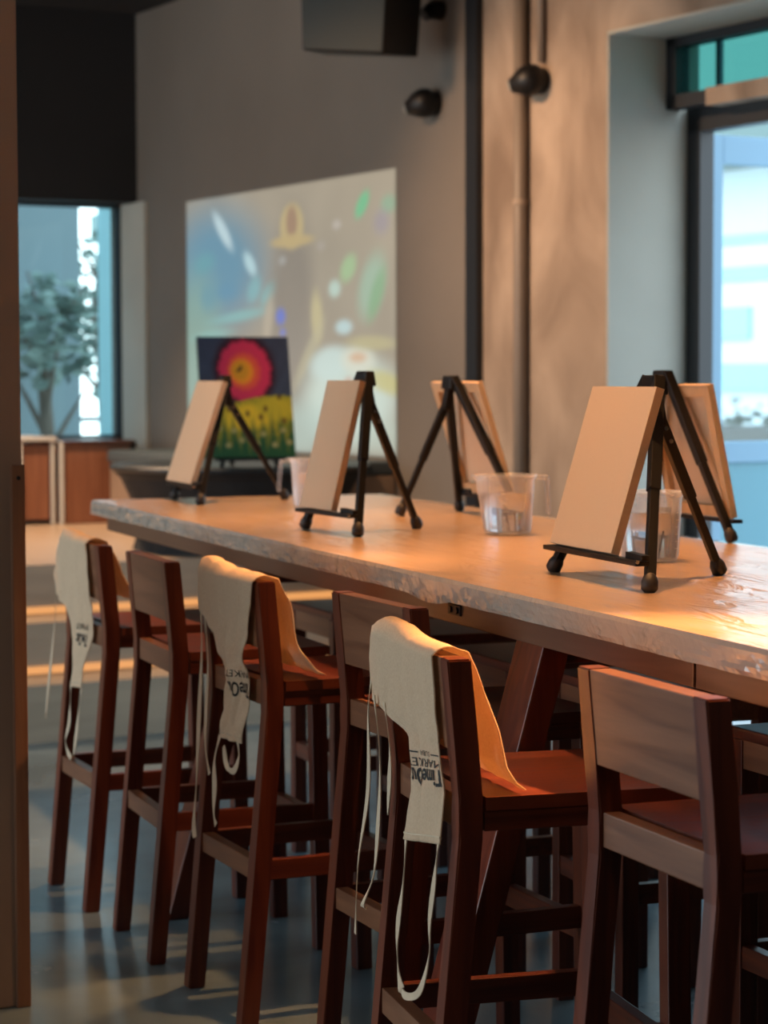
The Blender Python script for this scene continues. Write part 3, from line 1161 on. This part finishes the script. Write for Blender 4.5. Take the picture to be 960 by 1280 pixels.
def make_chair(label, group):
    t = thing('bar_chair', label, 'chair', (0, 0, 0), 0, group)
    for s in (1, -1):
        obj('leg', post_bm(s), M_wz, t)
    for s in (1, -1):
        b = bmesh.new()
        y0, y1 = (CW / 2 - LW, CW / 2) if s > 0 else (-CW / 2, -CW / 2 + LW)
        x0 = SEATD - .045
        hexa(b, [(x0 + .012, y0, 0), (x0 + .012 + LD, y0, 0), (x0 + .012 + LD, y1, 0), (x0 + .012, y1, 0),
                 (x0, y0, ZRT - .022), (x0 + LD, y0, ZRT - .022), (x0 + LD, y1, ZRT - .022), (x0, y1, ZRT - .022)], 0, .0028)
        obj('leg', b, M_wz, t)
    yi = CW / 2 - LW
    b = bmesh.new()
    r0, r1 = rearb(ZPB), rearb(1.0)
    hexa(b, [(r0 + .0015, -yi, ZPB), (r0 + .036, -yi, ZPB), (r0 + .036, yi, ZPB), (r0 + .0015, yi, ZPB),
             (r1 + .0015, -yi, .9992), (r1 + .038, -yi, .9992), (r1 + .038, yi, .9992), (r1 + .0015, yi, .9992)], 0, .002)
    obj('backrest', b, M_panel, t)
    # seat: slightly dished board
    b = bmesh.new()
    nx, ny_ = 14, 14
    vs = []
    for i in range(nx + 1):
        row = []
        for j in range(ny_ + 1):
            x = LD + .002 + (SEATD + .004 - LD) * i / nx
            y = -CW / 2 + CW * j / ny_
            u, v = i / nx, j / ny_
            dish = .006 * (math.sin(PI * u) * math.sin(PI * v)) ** .8
            row.append(b.verts.new((x, y, ZRT - dish)))
        vs.append(row)
    low = [[b.verts.new((q.co.x, q.co.y, ZRT - .022)) for q in row] for row in vs]
    for i in range(nx):
        for j in range(ny_):
            b.faces.new((vs[i][j], vs[i + 1][j], vs[i + 1][j + 1], vs[i][j + 1]))
            b.faces.new((low[i][j], low[i][j + 1], low[i + 1][j + 1], low[i + 1][j]))
    for i in range(nx):
        for j in (0, ny_):
            b.faces.new((vs[i][j], vs[i + 1][j], low[i + 1][j], low[i][j]))
    for j in range(ny_):
        for i in (0, nx):
            b.faces.new((vs[i][j], vs[i][j + 1], low[i][j + 1], low[i][j]))
    obj('seat', b, M_wx, t)

    def pbox(name, x0, x1, y0, y1, z0, z1, mat):
        b = bmesh.new()
        box(b, x0, x1, y0, y1, z0, z1, 0, .0022)
        obj(name, b, mat, t)
    pbox('seat_rail', .003, .033, -yi, yi, ZRB, ZRT - .0015, M_panel)
    pbox('seat_rail', SEATD - .035, SEATD - .008, -yi, yi, ZRB, ZRT - .0225, M_wy)
    for s in (1, -1):
        y0, y1 = (CW / 2 - .032, CW / 2 - .003) if s > 0 else (-CW / 2 + .003, -CW / 2 + .032)
        pbox('seat_rail', LD, SEATD - .044, y0, y1, ZRB, ZRT - .0225, M_wx)
    rs = rearb(.35)
    pbox('stretcher', rs + .004, rs + .032, -yi, yi, ZSB, ZST, M_panel)
    pbox('stretcher', SEATD - .032, SEATD - .006, -yi, yi, ZSB - .03, ZST - .03, M_wy)
    for s in (1, -1):
        y0, y1 = (CW / 2 - .034, CW / 2 - .008) if s > 0 else (-CW / 2 + .008, -CW / 2 + .034)
        pbox('stretcher', rs + LD - .002, SEATD - .034, y0, y1, ZSB, ZST, M_wx)
    return t


CH = [(6.2313, 1.3839, -.0518), (5.6282, 1.4231, .0012), (5.0177, 1.4655, -.0602), (4.351, 1.5732, -.0601), (3.567, 1.371, .0791), (3.0212, 1.5219, -.0215)]
CL = ['red brown bar chair farthest from the viewer, nearest the steps, under a pale apron',
      'red brown bar chair with bare back between the two chairs with blurred aprons',
      'red brown bar chair under the rumpled beige apron with an orange lit right post',
      'bare backed bar chair tucked close under the table edge behind the printed apron',
      'red brown bar chair under the apron with the sharp readable print, orange lit seat',
      'nearest red brown bar chair with bare back and glowing orange top edge']
GRP = 'bar chairs along the near side of the table'
ch0 = make_chair(CL[0], GRP)
chairs = [ch0]
for k, (cy, cx, tt) in enumerate(CH):
    if k == 0:
        ch0.location = (cx, cy, 0)
        ch0.rotation_euler = (0, 0, -tt)
    else:
        chairs.append(dup(ch0, (cx, cy, 0), -tt, CL[k]))


def chw(i, a, b_, z):
    cy, cx, tt = CH[i]
    c, s = math.cos(tt), math.sin(tt)
    return Vector((cx + s * a + c * b_, cy + c * a - s * b_, z))


# backless stools on the other side
def make_stool(label, group):
    t = thing('bar_stool', label, 'stool', (0, 0, 0), 0, group)
    zt = .772
    for sx in (0, 1):
        for sy in (-1, 1):
            b = bmesh.new()
            x0 = .005 if sx == 0 else .335
            y0 = -.195 if sy < 0 else .155
            box(b, x0, x0 + .04, y0, y0 + .04, 0, zt - .024, 0, .0028)
            obj('leg', b, M_wz, t)
    b = bmesh.new()
    box(b, 0, .38, -.2, .2, zt - .023, zt, 0, .005)
    obj('seat', b, M_wy, t)
    for x0, x1, y0, y1 in ((.008, .034, -.155, .155), (.346, .372, -.155, .155), (.045, .335, -.192, -.166), (.045, .335, .166, .192)):
        b = bmesh.new()
        box(b, x0, x1, y0, y1, zt - .08, zt - .0235, 0, .002)
        obj('seat_rail', b, M_panel, t)
        b = bmesh.new()
        box(b, x0, x1, y0, y1, .30, .345, 0, .002)
        obj('stretcher', b, M_wy, t)
    return t


SL = ['wooden stool seen under the table between the second and third chairs', 'wooden stool under the table behind the third apron chair',
      'wooden stool under the table seen left of the slanted leg', 'wooden stool under the table behind the slanted leg',
      'wooden stool under the table behind the readable apron chair', 'wooden stool under the table behind the nearest chair']
st0 = None
for k, (bx, by, rz) in enumerate([(2.10, 6.42, .02), (2.14, 5.78, -.03), (2.12, 5.16, .03), (2.16, 4.62, -.02), (2.15, 3.72, .05), (2.13, 3.05, 0)]):
    if st0 is None:
        st0 = make_stool(SL[0], 'backless stools on the far side of the table')
        st0.location = (bx, by, 0)
        st0.rotation_euler = (0, 0, rz)
    else:
        dup(st0, (bx, by, 0), rz, SL[k])

# ------------------------------------------------------------------ aprons


def interp(tab, x):
    """piecewise linear: tab = [(x, y...)] ascending in x"""
    if x <= tab[0][0]:
        return tab[0][1:]
    for p, q in zip(tab, tab[1:]):
        if x <= q[0]:
            t_ = (x - p[0]) / (q[0] - p[0] + 1e-9)
            return tuple(p[i] + (q[i] - p[i]) * t_ for i in range(1, len(p)))
    return tab[-1][1:]


def make_apron(i, label, rear, front, ties, prints, seed, tilt=.012, rum=1.0):
    """rear: [(z, a_right, a_left)] from the lowest row up; front: [(drop, b, a_right, a_left)] from the top down"""
    cy, cx, tt = CH[i]
    root = thing('apron', label, 'apron', (cx, cy, ZRT), -tt, 'cotton aprons hung over chair backs')
    rows = []
    z0 = rear[0][0]
    nz = 70
    fold = lambda a, s: rum * .0040 * math.sin(a * 34 + seed + 1.2 * s) + .0016 * math.sin(a * 80 + 1.7 * seed - 2 * s) + .0045 * rum * noise.noise(Vector((a * 14, s * 6, seed))) + .006 * (rum - 1) * noise.noise(Vector((a * 22 + s * 5, s * 4 - a * 9, seed + 3)))

    def rear_pt(a, z):
        hang = max(0, 1 - z)
        b_ = rearb(z) - .007 - abs(fold(a, z * 3)) * min(1, .25 + hang * 4)
        zz = z + tilt * max(0, .08 - a) / .22 * max(0, min(1, (.90 - z) / .14))
        if a > CW / 2:
            k = a - CW / 2
            b_ += .12 * k
            zz -= .25 * k * max(0, (z - .86) / .14)
        return Vector((b_, a, zz))
    for k in range(nz + 1):
        z = z0 + (1.0 - z0) * k / nz
        ar, al = interp(rear, z)
        rows.append(('r', z, ar, al))
    pts = []
    nc = 56
    for kind, z, ar, al in rows:
        pts.append([rear_pt(ar + (al - ar) * c / nc, z) for c in range(nc + 1)])
    # over the top edge
    ar, al = rear[-1][1:]
    rT = rearb(1.0)
    for k in range(1, 6):
        a_ = k / 6
        row = []
        for c in range(nc + 1):
            a = ar + (al - ar) * c / nc
            lift = .010 * math.sin(PI * a_) + .004 * abs(fold(a, .2)) / .01 + (.014 * max(0, math.sin((a - .02) * 9)) if a > 0 else 0)
            p = Vector((rT - .006 + (LD + .012) * a_, a, 1.003 + lift))
            if a > CW / 2:
                p.z -= .25 * (a - CW / 2)
            row.append(p)
        pts.append(row)
    nf = 40
    f0, f1 = front[0][0], front[-1][0]
    for k in range(nf + 1):
        z = f0 + (f1 - f0) * k / nf
        b_, ar, al = interp([(-q[0], *q[1:]) for q in front], -z)
        row = []
        for c in range(nc + 1):
            a = ar + (al - ar) * c / nc
            row.append(Vector((b_ + abs(fold(a, 2 + z * 2)) * .9, a, z)))
        pts.append(row)
    b = bmesh.new()
    vv = [[b.verts.new(p - Vector((0, 0, ZRT))) for p in row] for row in pts]
    for r in range(len(vv) - 1):
        for c in range(nc):
            b.faces.new((vv[r][c], vv[r][c + 1], vv[r + 1][c + 1], vv[r + 1][c]))
    o = obj('apron_cloth', b, M_cloth, root, smooth=True)
    md = o.modifiers.new('cloth', 'SOLIDIFY')
    md.thickness = .0022
    md.offset = 0
    # stitched hem along the bib end
    zb = rear[0][0]
    ar, al = rear[0][1:]
    b = bmesh.new()
    ribbon(b, [rear_pt(ar + (al - ar) * k / 6, zb + .012) + Vector((-.0018, 0, -ZRT)) for k in range(7)], .0030, (0, 0, 1), .001)
    obj('hem_stitching', b, M_tape, root)
    for name, path, w_ in ties:
        b = bmesh.new()
        ribbon(b, [(p[2], p[0], p[1] - ZRT) for p in path], w_, (0, 1, 0), .002)
        obj(name, b, M_tape, root)
    for (body, a_c, z_c, width, height) in prints:
        cu = bpy.data.curves.new('print_text', 'FONT')
        cu.body = body
        cu.size = 1.0
        cu.align_x = 'CENTER'
        cu.align_y = 'CENTER'
        if 'ime' in body:
            cu.offset = .018
        to = bpy.data.objects.new('print_text', cu)
        COL.objects.link(to)
        dg = bpy.context.evaluated_depsgraph_get()
        me = bpy.data.meshes.new_from_object(to.evaluated_get(dg))
        bpy.data.objects.remove(to)
        b = bmesh.new()
        b.from_mesh(me)
        bmesh.ops.triangulate(b, faces=b.faces)
        for _ in range(2):
            bmesh.ops.subdivide_edges(b, edges=[e for e in b.edges if e.calc_length() > .12], cuts=1)
            bmesh.ops.triangulate(b, faces=b.faces)
        xs = [v.co.x for v in b.verts]
        ys = [v.co.y for v in b.verts]
        x0, x1, y0, y1 = min(xs), max(xs), min(ys), max(ys)
        for v in b.verts:
            a = a_c + ((v.co.x - x0) / (x1 - x0) - .5) * width
            z = z_c - ((v.co.y - y0) / (y1 - y0) - .5) * height
            v.co = rear_pt(a, z) + Vector((-.0022, 0, -ZRT))
        obj('print', b, M_ink, root)
    return root


R_ = lambda z: rearb(z) - .010
make_apron(4, 'cream cotton apron with crisp upside down print over the orange lit chair',
           [(.655, -.150, .075), (.70, -.150, .066), (.76, -.150, .048), (.80, -.146, .036), (.835, -.142, .030), (.848, -.140, .060), (.860, -.140, .16), (.872, -.140, .285), (.90, -.140, .300), (.96, -.142, .285), (1.0, -.145, .262)],
           [(1.004, .026, -.145, .262), (.95, .048, -.165, .25), (.88, .066, -.185, .23), (.82, .076, -.196, .20), (.795, .092, -.200, .18), (.783, .108, -.2015, .16)],
           [('waist_tie', [(.285, .905, R_(.9) + .008), (.296, .85, R_(.84)), (.318, .70, R_(.7)), (.322, .56, R_(.56) - .006), (.320, .434, R_(.434))], .012),
            ('waist_tie', [(.235, .885, R_(.86) - .004), (.228, .76, R_(.76) - .004), (.232, .64, R_(.64)), (.235, .56, R_(.56)), (.262, .505, R_(.5) - .006), (.278, .492, R_(.49))], .012),
            ('waist_tie', [(.175, .880, R_(.86) - .002), (.165, .80, R_(.8)), (.172, .74, R_(.74) - .004), (.178, .68, R_(.68))], .012),
            ('neck_loop', [(.055, .66, R_(.66)), (.050, .58, R_(.58)), (.058, .52, R_(.52)), (.052, .47, R_(.47)), (.025, .425, R_(.43)), (-.03, .412, R_(.41) - .004), (-.095, .435, R_(.43)), (-.130, .50, R_(.5)), (-.118, .56, R_(.56)), (-.124, .63, R_(.63)), (-.128, .675, R_(.67)), (-.130, .70, R_(.70))], .013)],
           [('TimeOut', -.050, .766, .180, .034), ('MARKET', -.052, .794, .176, .016), ('DUBAI', -.056, .813, .060, .010), ('\u2014', -.118, .813, .046, .003), ('\u2014', .006, .813, .046, .003)], 1.3, .034)
make_apron(2, 'rumpled beige apron with blurred print, hung over the third chair along the row',
           [(.615, -.100, .068), (.66, -.108, .056), (.74, -.122, .050), (.80, -.128, .048), (.85, -.134, .10), (.888, -.142, .15), (.905, -.150, .198), (.95, -.172, .196), (1.0, -.19, .185)],
           [(1.004, .026, -.19, .185), (.95, .046, -.20, .18), (.88, .060, -.207, .17), (.84, .074, -.212, .15), (.80, .100, -.215, .13), (.786, .125, -.215, .12)],
           [('waist_tie', [(.180, .925, R_(.92)), (.205, .80, R_(.8)), (.205, .64, R_(.64) - .004), (.20, .50, R_(.5)), (.195, .40, R_(.4)), (.18, .36, R_(.36))], .016),
            ('waist_tie', [(.16, .915, R_(.9)), (.165, .78, R_(.78)), (.170, .66, R_(.66)), (.155, .58, R_(.58)), (.112, .522, R_(.52))], .013),
            ('neck_loop', [(.062, .62, R_(.62)), (.085, .56, R_(.56)), (.07, .50, R_(.5)), (.062, .44, R_(.44)), (.040, .415, R_(.41))], .017),
            ('neck_loop', [(-.06, .625, R_(.62)), (-.075, .59, R_(.59)), (-.05, .555, R_(.55)), (.0, .56, R_(.56)), (.03, .60, R_(.6))], .015)],
           [('TimeOut', -.06, .735, .12, .034), ('MARKET', -.065, .772, .12, .016)], 2.6, .012, 2.4)
make_apron(0, 'pale grey apron over the chair farthest along, nearest the steps',
           [(.585, -.035, .085), (.64, -.050, .088), (.70, -.085, .100), (.76, -.104, .118), (.80, -.110, .150), (.82, -.114, .235), (.835, -.115, .29), (.87, -.115, .295), (.93, -.114, .24), (1.0, -.112, .160)],
           [(1.004, .026, -.112, .16), (.95, .044, -.15, .15), (.90, .06, -.19, .14), (.86, .075, -.215, .10), (.845, .085, -.22, .08)],
           [('waist_tie', [(.275, .865, R_(.84) + .006), (.300, .74, R_(.72)), (.318, .58, R_(.58)), (.325, .46, R_(.46))], .012),
            ('neck_loop', [(.085, .59, R_(.59)), (.075, .53, R_(.53)), (.070, .48, R_(.48)), (.095, .43, R_(.43)), (.060, .40, R_(.4)), (.02, .39, R_(.39))], .014),
            ('neck_loop', [(-.03, .59, R_(.59)), (-.02, .53, R_(.53)), (-.012, .46, R_(.46)), (.0, .40, R_(.4))], .014)],
           [('TimeOut', -.012, .72, .12, .034), ('MARKET', -.012, .757, .12, .016)], 4.1, .012, 1.6)

# ------------------------------------------------------------------ easels and canvases


def make_easel(label, feet, apex, back=False, ledge_span=None):
    fa, fb, fr = [Vector((p[0], p[1], TZ + .0042)) for p in feet]
    base = (fa + fb + fr) / 3
    base.z = TZ + .003
    t = thing('tabletop_easel', label, 'easel', base, 0, 'black tripod easels on the table')
    ap = Vector(apex)
    ax = (fa - fb).normalized()
    side = Vector((0, 0, 1)).cross(ax).normalized()
    L = lambda p: p - base
    tops = (ap + ax * .022, ap - ax * .022)
    rear_top = ap + (fr - (fa + fb) / 2).normalized() * .016 - Vector((0, 0, .085))
    for f, tp in ((fa, tops[0]), (fb, tops[1])):
        d_ = (tp - f).normalized()
        b = bmesh.new()
        bar(b, L(f + d_ * .012), L(f + (tp - f) * .5), .018, .020, side, bev=.002)
        bar(b, L(f + (tp - f) * .46), L(tp), .023, .024, side, bev=.002)
        o = obj('leg', b, M_black, t)
        b = bmesh.new()
        tube(b, [L(f + Vector((0, 0, .0))), L(f + d_ * .006), L(f + d_ * .022), L(f + d_ * .032), L(f + d_ * .036)], [.011, .0165, .0165, .013, .010], 14)
        obj('rubber_foot', b, M_rubber, o, smooth=True)
    d_ = (rear_top - fr).normalized()
    b = bmesh.new()
    bar(b, L(fr + d_ * .012), L(fr + (rear_top - fr) * .55), .016, .018, ax, bev=.002)
    bar(b, L(fr + (rear_top - fr) * .5), L(rear_top), .021, .022, ax, bev=.002)
    o = obj('leg', b, M_black, t)
    b = bmesh.new()
    tube(b, [L(fr), L(fr + d_ * .006), L(fr + d_ * .022), L(fr + d_ * .032), L(fr + d_ * .036)], [.011, .0165, .0165, .013, .010], 14)
    obj('rubber_foot', b, M_rubber, o, smooth=True)
    # head block with its clamp
    b = bmesh.new()
    bar(b, L(ap - Vector((0, 0, .035))), L(ap + Vector((0, 0, .006))), .074, .034, side, .056, .028, bev=.005)
    obj('head_block', b, M_black, t)
    b = bmesh.new()
    bar(b, L(ap - Vector((0, 0, .02)) + (ap - rear_top).normalized() * .0), L(rear_top - Vector((0, 0, .012))), .030, .022, side, bev=.002)
    obj('hinge_bracket', b, M_black, t)
    nrm = (ap - (fa + fb) / 2).cross(ax).normalized()
    if nrm.dot((fa + fb) / 2 - fr) < 0:
        nrm = -nrm
    for k, s_ in enumerate((-.012, .012)):
        b = bmesh.new()
        c = rear_top - d_ * (.02 + .03 * k) - ax * .011
        tube(b, [L(c), L(c - ax * .003)], .005, 10)
        obj('screw', b, M_steel, t)
    # ledge between the front legs
    zl = .046
    k = zl / (ap.z - fa.z)
    la, lb = fa + (tops[0] - fa) * k, fb + (tops[1] - fb) * k
    b = bmesh.new()
    bar(b, L(la + ax * .022 + nrm * .022), L(lb - ax * .010 + nrm * .022), .030, .010, Vector((0, 0, 1)), bev=.002)
    lo = obj('ledge', b, M_black, t)
    b = bmesh.new()
    bar(b, L(lb - ax * .004 + nrm * .012 + Vector((0, 0, .010))), L(lb + ax * .075 + nrm * .012 + Vector((0, 0, .013))), .018, .016, Vector((0, 0, 1)), bev=.002)
    obj('slide_clip', b, M_black, lo)
    b = bmesh.new()
    tube(b, [L(lb - ax * .008 + nrm * .034), L(lb - ax * .012 + nrm * .034)], .004, 8)
    obj('screw', b, M_steel, t)
    return dict(fa=fa, fb=fb, ap=ap, ax=ax, nrm=nrm, tops=tops, zl=zl)


def make_canvas(label, E, w, h, shift=0.0):
    """stretched canvas resting on the ledge, leaning on the front legs"""
    mid = (E['fa'] + E['fb']) / 2
    upd = (E['ap'] - mid).normalized()
    ax, nrm = E['ax'], E['nrm']
    o_ = mid + upd * (E['zl'] + .008) / upd.z + ax * shift + nrm * .0135
    t = thing('stretched_canvas', label, 'canvas', o_, 0, 'blank canvases on the easels')
    th = .018
    q = lambda a, u_, n_: ax * a + upd * u_ + nrm * n_
    b = bmesh.new()
    # wrapped canvas: front face and sides, 2 mm skin
    for (a0, a1, u0, u1, n0, n1) in ((-w / 2, w / 2, 0, h, th - .002, th), (-w / 2, -w / 2 + .002, 0, h, 0, th - .002), (w / 2 - .002, w / 2, 0, h, 0, th - .002),
                                     (-w / 2 + .002, w / 2 - .002, h - .002, h, 0, th - .002), (-w / 2 + .002, w / 2 - .002, 0, .002, 0, th - .002)):
        hexa(b, [q(a0, u0, n0), q(a1, u0, n0), q(a1, u0, n1), q(a0, u0, n1), q(a0, u1, n0), q(a1, u1, n0), q(a1, u1, n1), q(a0, u1, n1)])
    obj('canvas_face', b, M_canvas, t)
    bw = .030
    for (a0, a1, u0, u1) in ((-w / 2 + .002, -w / 2 + bw, .002, h - .002), (w / 2 - bw, w / 2 - .002, .002, h - .002),
                             (-w / 2 + bw, w / 2 - bw, h - bw, h - .002), (-w / 2 + bw, w / 2 - bw, .002, bw)):
        b = bmesh.new()
        hexa(b, [q(a0, u0, .001), q(a1, u0, .001), q(a1, u0, th - .003), q(a0, u0, th - .003), q(a0, u1, .001), q(a1, u1, .001), q(a1, u1, th - .003), q(a0, u1, th - .003)])
        obj('stretcher_bar', b, M_bars, t)
    return t


E1 = make_easel('nearest black tripod easel, large, facing the chairs', [(1.996, 4.434), (1.977, 3.935), (2.292, 4.231)], (2.110, 4.184, 1.449))
make_canvas('blank tan canvas in sharp view on the nearest easel', E1, .325, .345, .065)
E2 = make_easel('black tripod easel in the middle of the near table side', [(1.937, 5.964), (1.969, 5.61), (2.229, 5.845)], (2.055, 5.787, 1.464))
make_canvas('narrow blank canvas with orange lit edge on the middle easel', E2, .215, .355, .062)
E0 = make_easel('black tripod easel at the far end of the table before the painting', [(1.994, 7.60), (1.990, 7.24), (2.36, 7.46)], (2.135, 7.43, 1.456))
make_canvas('pale blank canvas on the easel at the far end of the table', E0, .335, .36, .06)
E3 = make_easel('black tripod easel seen from behind, left of the jug in the middle', [(2.68, 6.17), (2.655, 6.60), (2.385, 6.42)], (2.545, 6.40, 1.452))
make_canvas('canvas seen from behind on the easel left of the middle jug', E3, .335, .355, -.02)
E5 = make_easel('black tripod easel seen from behind, close behind the nearest easel', [(2.770, 5.05), (2.765, 5.47), (2.49, 5.27)], (2.665, 5.235, 1.463))
make_canvas('canvas seen from behind on the easel behind the nearest one', E5, .335, .345, .03)

# ------------------------------------------------------------------ measuring jugs


def make_jug(label, loc, rz):
    t = thing('measuring_jug', label, 'jug', loc, rz, 'plastic water jugs on the table')
    b = bmesh.new()
    H_ = .158
    n = 56
    prof = [(0.0, .0), (.052, .0), (.060, .004), (.0635, .012), (.071, H_ - .014), (.0725, H_ - .012), (.0770, H_ - .006), (.0775, H_)]
    inner = [(.0745, H_), (.0735, H_ - .008), (.0690, H_ - .014), (.0615, .013), (.057, .006), (0.0, .004)]
    rings = []
    for r, z in prof + inner:
        ring = []
        for k in range(n):
            a = 2 * PI * k / n
            rr = r
            d_ = abs(((a - PI + PI) % (2 * PI)) - PI)      # spout at a = pi
            if z > .10:
                rr += .020 * max(0, 1 - d_ / .42) ** 1.3 * ((z - .10) / (H_ - .10))
            ring.append(b.verts.new((rr * math.cos(a), rr * math.sin(a), z)))
        rings.append(ring)
    for i in range(len(rings) - 1):
        for k in range(n):
            b.faces.new((rings[i][k], rings[i][(k + 1) % n], rings[i + 1][(k + 1) % n], rings[i + 1][k]))
    bmesh.ops.remove_doubles(b, verts=b.verts, dist=1e-6)
    obj('jug_body', b, M_jug, t, smooth=True)
    b = bmesh.new()
    bar(b, (.072, 0, H_ - .007), (.108, 0, H_ - .009), .026, .010, Vector((0, 0, 1)), bev=.003)
    bar(b, (.103, 0, H_ - .004), (.111, 0, .052), .026, .011, Vector((1, 0, 0)), .020, .010, bev=.004)
    obj('handle', b, M_jug, t)
    b = bmesh.new()
    wl = .108
    rw = lambda z: .0612 + (.0688 - .0612) * (z - .013) / (H_ - .027)
    lathe(b, [(0.0, .0045), (.0555, .0062), (rw(.013) - .0004, .0135), (rw(.06) - .0004, .06), (rw(wl) - .0004, wl), (0.0, wl)], n)
    bmesh.ops.remove_doubles(b, verts=b.verts, dist=1e-6)
    obj('water', b, M_water, t, smooth=True)
    # raised scale marks
    b = bmesh.new()
    for k in range(6):
        z = .03 + k * .016
        r = .0635 + (.071 - .0635) * (z - .012) / (H_ - .026) + .0004
        w_ = .13 if k % 2 else .2
        for j in range(4):
            a0, a1 = -PI * .62 + w_ * j / 4, -PI * .62 + w_ * (j + 1) / 4
            p = [Vector((rr * math.cos(a), rr * math.sin(a), z + dz)) for rr, a, dz in ((r, a0, 0), (r, a1, 0), (r, a1, .0014), (r, a0, .0014))]
            b.faces.new([b.verts.new(x) for x in p])
    obj('scale_mark', b, M_white, t)
    return t


jug = make_jug('clear plastic jug of water with its handle on the right, mid table', (2.372, 5.555, TZ + .003), -.25)
dup(jug, (2.318, 4.610, TZ + .003), .9, 'clear plastic jug of water half hidden behind the nearest easel')
dup(jug, (2.285, 6.94, TZ + .003), 2.9, 'clear plastic jug partly hidden behind the middle easel')

# ------------------------------------------------------------------ wall fittings
# pipes
b = bmesh.new()
tube(b, [(0, 0, 0), (0, 0, Z_CEIL - .002)], .030, 16)
pp = obj('conduit_pipe', b, mk('painted_conduit', (.21, .165, .13), .5), loc=R(.585, -.034, .001), smooth=True)
tag(pp, 'long conduit pipe running floor to ceiling on the concrete wall', 'pipe')
for z in (.9, 2.2, 3.2):
    b = bmesh.new()
    tube(b, [(0, 0, z - .012), (0, 0, z + .012)], .0335, 16)
    obj('clamp', b, M_conc, pp)
b = bmesh.new()
tube(b, [(0, 0, 0), (0, 0, Z_CEIL - 2.785)], .017, 12)
p2 = obj('conduit_pipe', b, pp.data.materials[0], loc=R(.447, -.02, 2.78), smooth=True)
tag(p2, 'short thin conduit dropping from the ceiling to the camera on the concrete wall', 'pipe')


def make_cam(label, s_, z_):
    base = R(s_, 0, z_)
    t = thing('security_camera', label, 'camera', base, 0, 'security cameras on the far wall')
    b = bmesh.new()
    tube(b, [(N * -.001), (N * -.028)], .055, 24)
    obj('base_plate', b, M_black, t)
    ax_ = (-N * .55 + U * .80 - Vector((0, 0, .22))).normalized()
    b = bmesh.new()
    c = -N * .062
    tube(b, [-N * .02, c], .022, 12)
    prof_ = [(-.062, .012), (-.056, .034), (-.040, .054), (-.015, .066), (.012, .067), (.038, .060), (.060, .047), (.078, .036), (.088, .033)]
    tube(b, [c + ax_ * q_[0] for q_ in prof_], [q_[1] for q_ in prof_], 28)
    obj('housing', b, M_black, t, smooth=True)
    b = bmesh.new()
    tube(b, [c + ax_ * .0885, c + ax_ * .096, c + ax_ * .102], [.031, .027, .012], 20)
    obj('lens', b, mk('lens_glass', (.35, .37, .36), .06, spec=1.0), t, label='shiny round lens')
    return t


make_cam('black security camera on the grey wall right of the projected picture', 1.335, 2.70)
make_cam('black security camera on the concrete wall at the end of the short conduit', .462, 2.705)

# loudspeaker hung from the ceiling
base = R(1.25, -.42, 2.87)
t = thing('loudspeaker', 'black loudspeaker hanging from the ceiling near the grey wall', 'speaker', base)
Rz = Matrix.Rotation(-.47, 4, 'Z')
tilt = Matrix.Rotation(.06, 4, Vector((1, .3, 0)))
b = bmesh.new()
hexa(b, [(-.26, -.15, .01), (.10, -.15, 0), (.22, .15, .02), (-.20, .15, .02), (-.285, -.155, .5), (.11, -.155, .5), (.24, .15, .5), (-.22, .15, .5)], 0, .012)
b.transform(tilt @ Rz)
obj('cabinet', b, M_black, t)
b = bmesh.new()
hexa(b, [(-.250, -.157, .020), (.094, -.157, .014), (.094, -.148, .014), (-.250, -.148, .020), (-.275, -.162, .488), (.104, -.162, .488), (.104, -.15, .488), (-.275, -.15, .488)])
b.transform(tilt @ Rz)
obj('grille', b, mk('speaker_grille', (.05, .06, .06), .5), t)
b = bmesh.new()
tube(b, [(0, 0, .49), (0, 0, Z_CEIL - 2.87 - .002)], .02, 12)
obj('hanging_bracket', b, M_dark, t)
# small dark fitting above the first camera
b = bmesh.new()
base = R(1.29, -.001, 3.115)
tube(b, [-N * .0, -N * .05], .045, 20)
tube(b, [-N * .05, -N * .09 - Vector((0, 0, .03))], [.035, .03], 16)
tag(obj('wall_sensor', b, M_black, loc=base), 'small dark sensor high on the grey wall above the first camera', 'sensor')

# ceiling lamps that light the table (their housings)
for k, (loc, tgt, watt, ang) in enumerate(LAMPS):
    lo = Vector(loc)
    t = thing('track_spotlight', 'black ceiling spotlight over the table', 'spotlight', (lo.x, lo.y, Z_CEIL), 0, 'ceiling spotlights over the table')
    d_ = (Vector(tgt) - lo).normalized()
    l0 = lo - Vector((lo.x, lo.y, Z_CEIL))
    b = bmesh.new()
    tube(b, [(0, 0, -.001), (0, 0, -.03)], .03, 14)
    tube(b, [(0, 0, -.03), l0 - d_ * .03], .010, 10)
    obj('mount', b, M_black, t)
    b = bmesh.new()
    prof_pts = [(l0 - d_ * .07, .030), (l0 - d_ * .065, .040), (l0 + d_ * .05, .046)]
    rings = tube(b, [p for p, r in prof_pts], [r for p, r in prof_pts], 20, cap=False)
    b.faces.new(rings[0])
    o = obj('lamp_head', b, M_black, t)
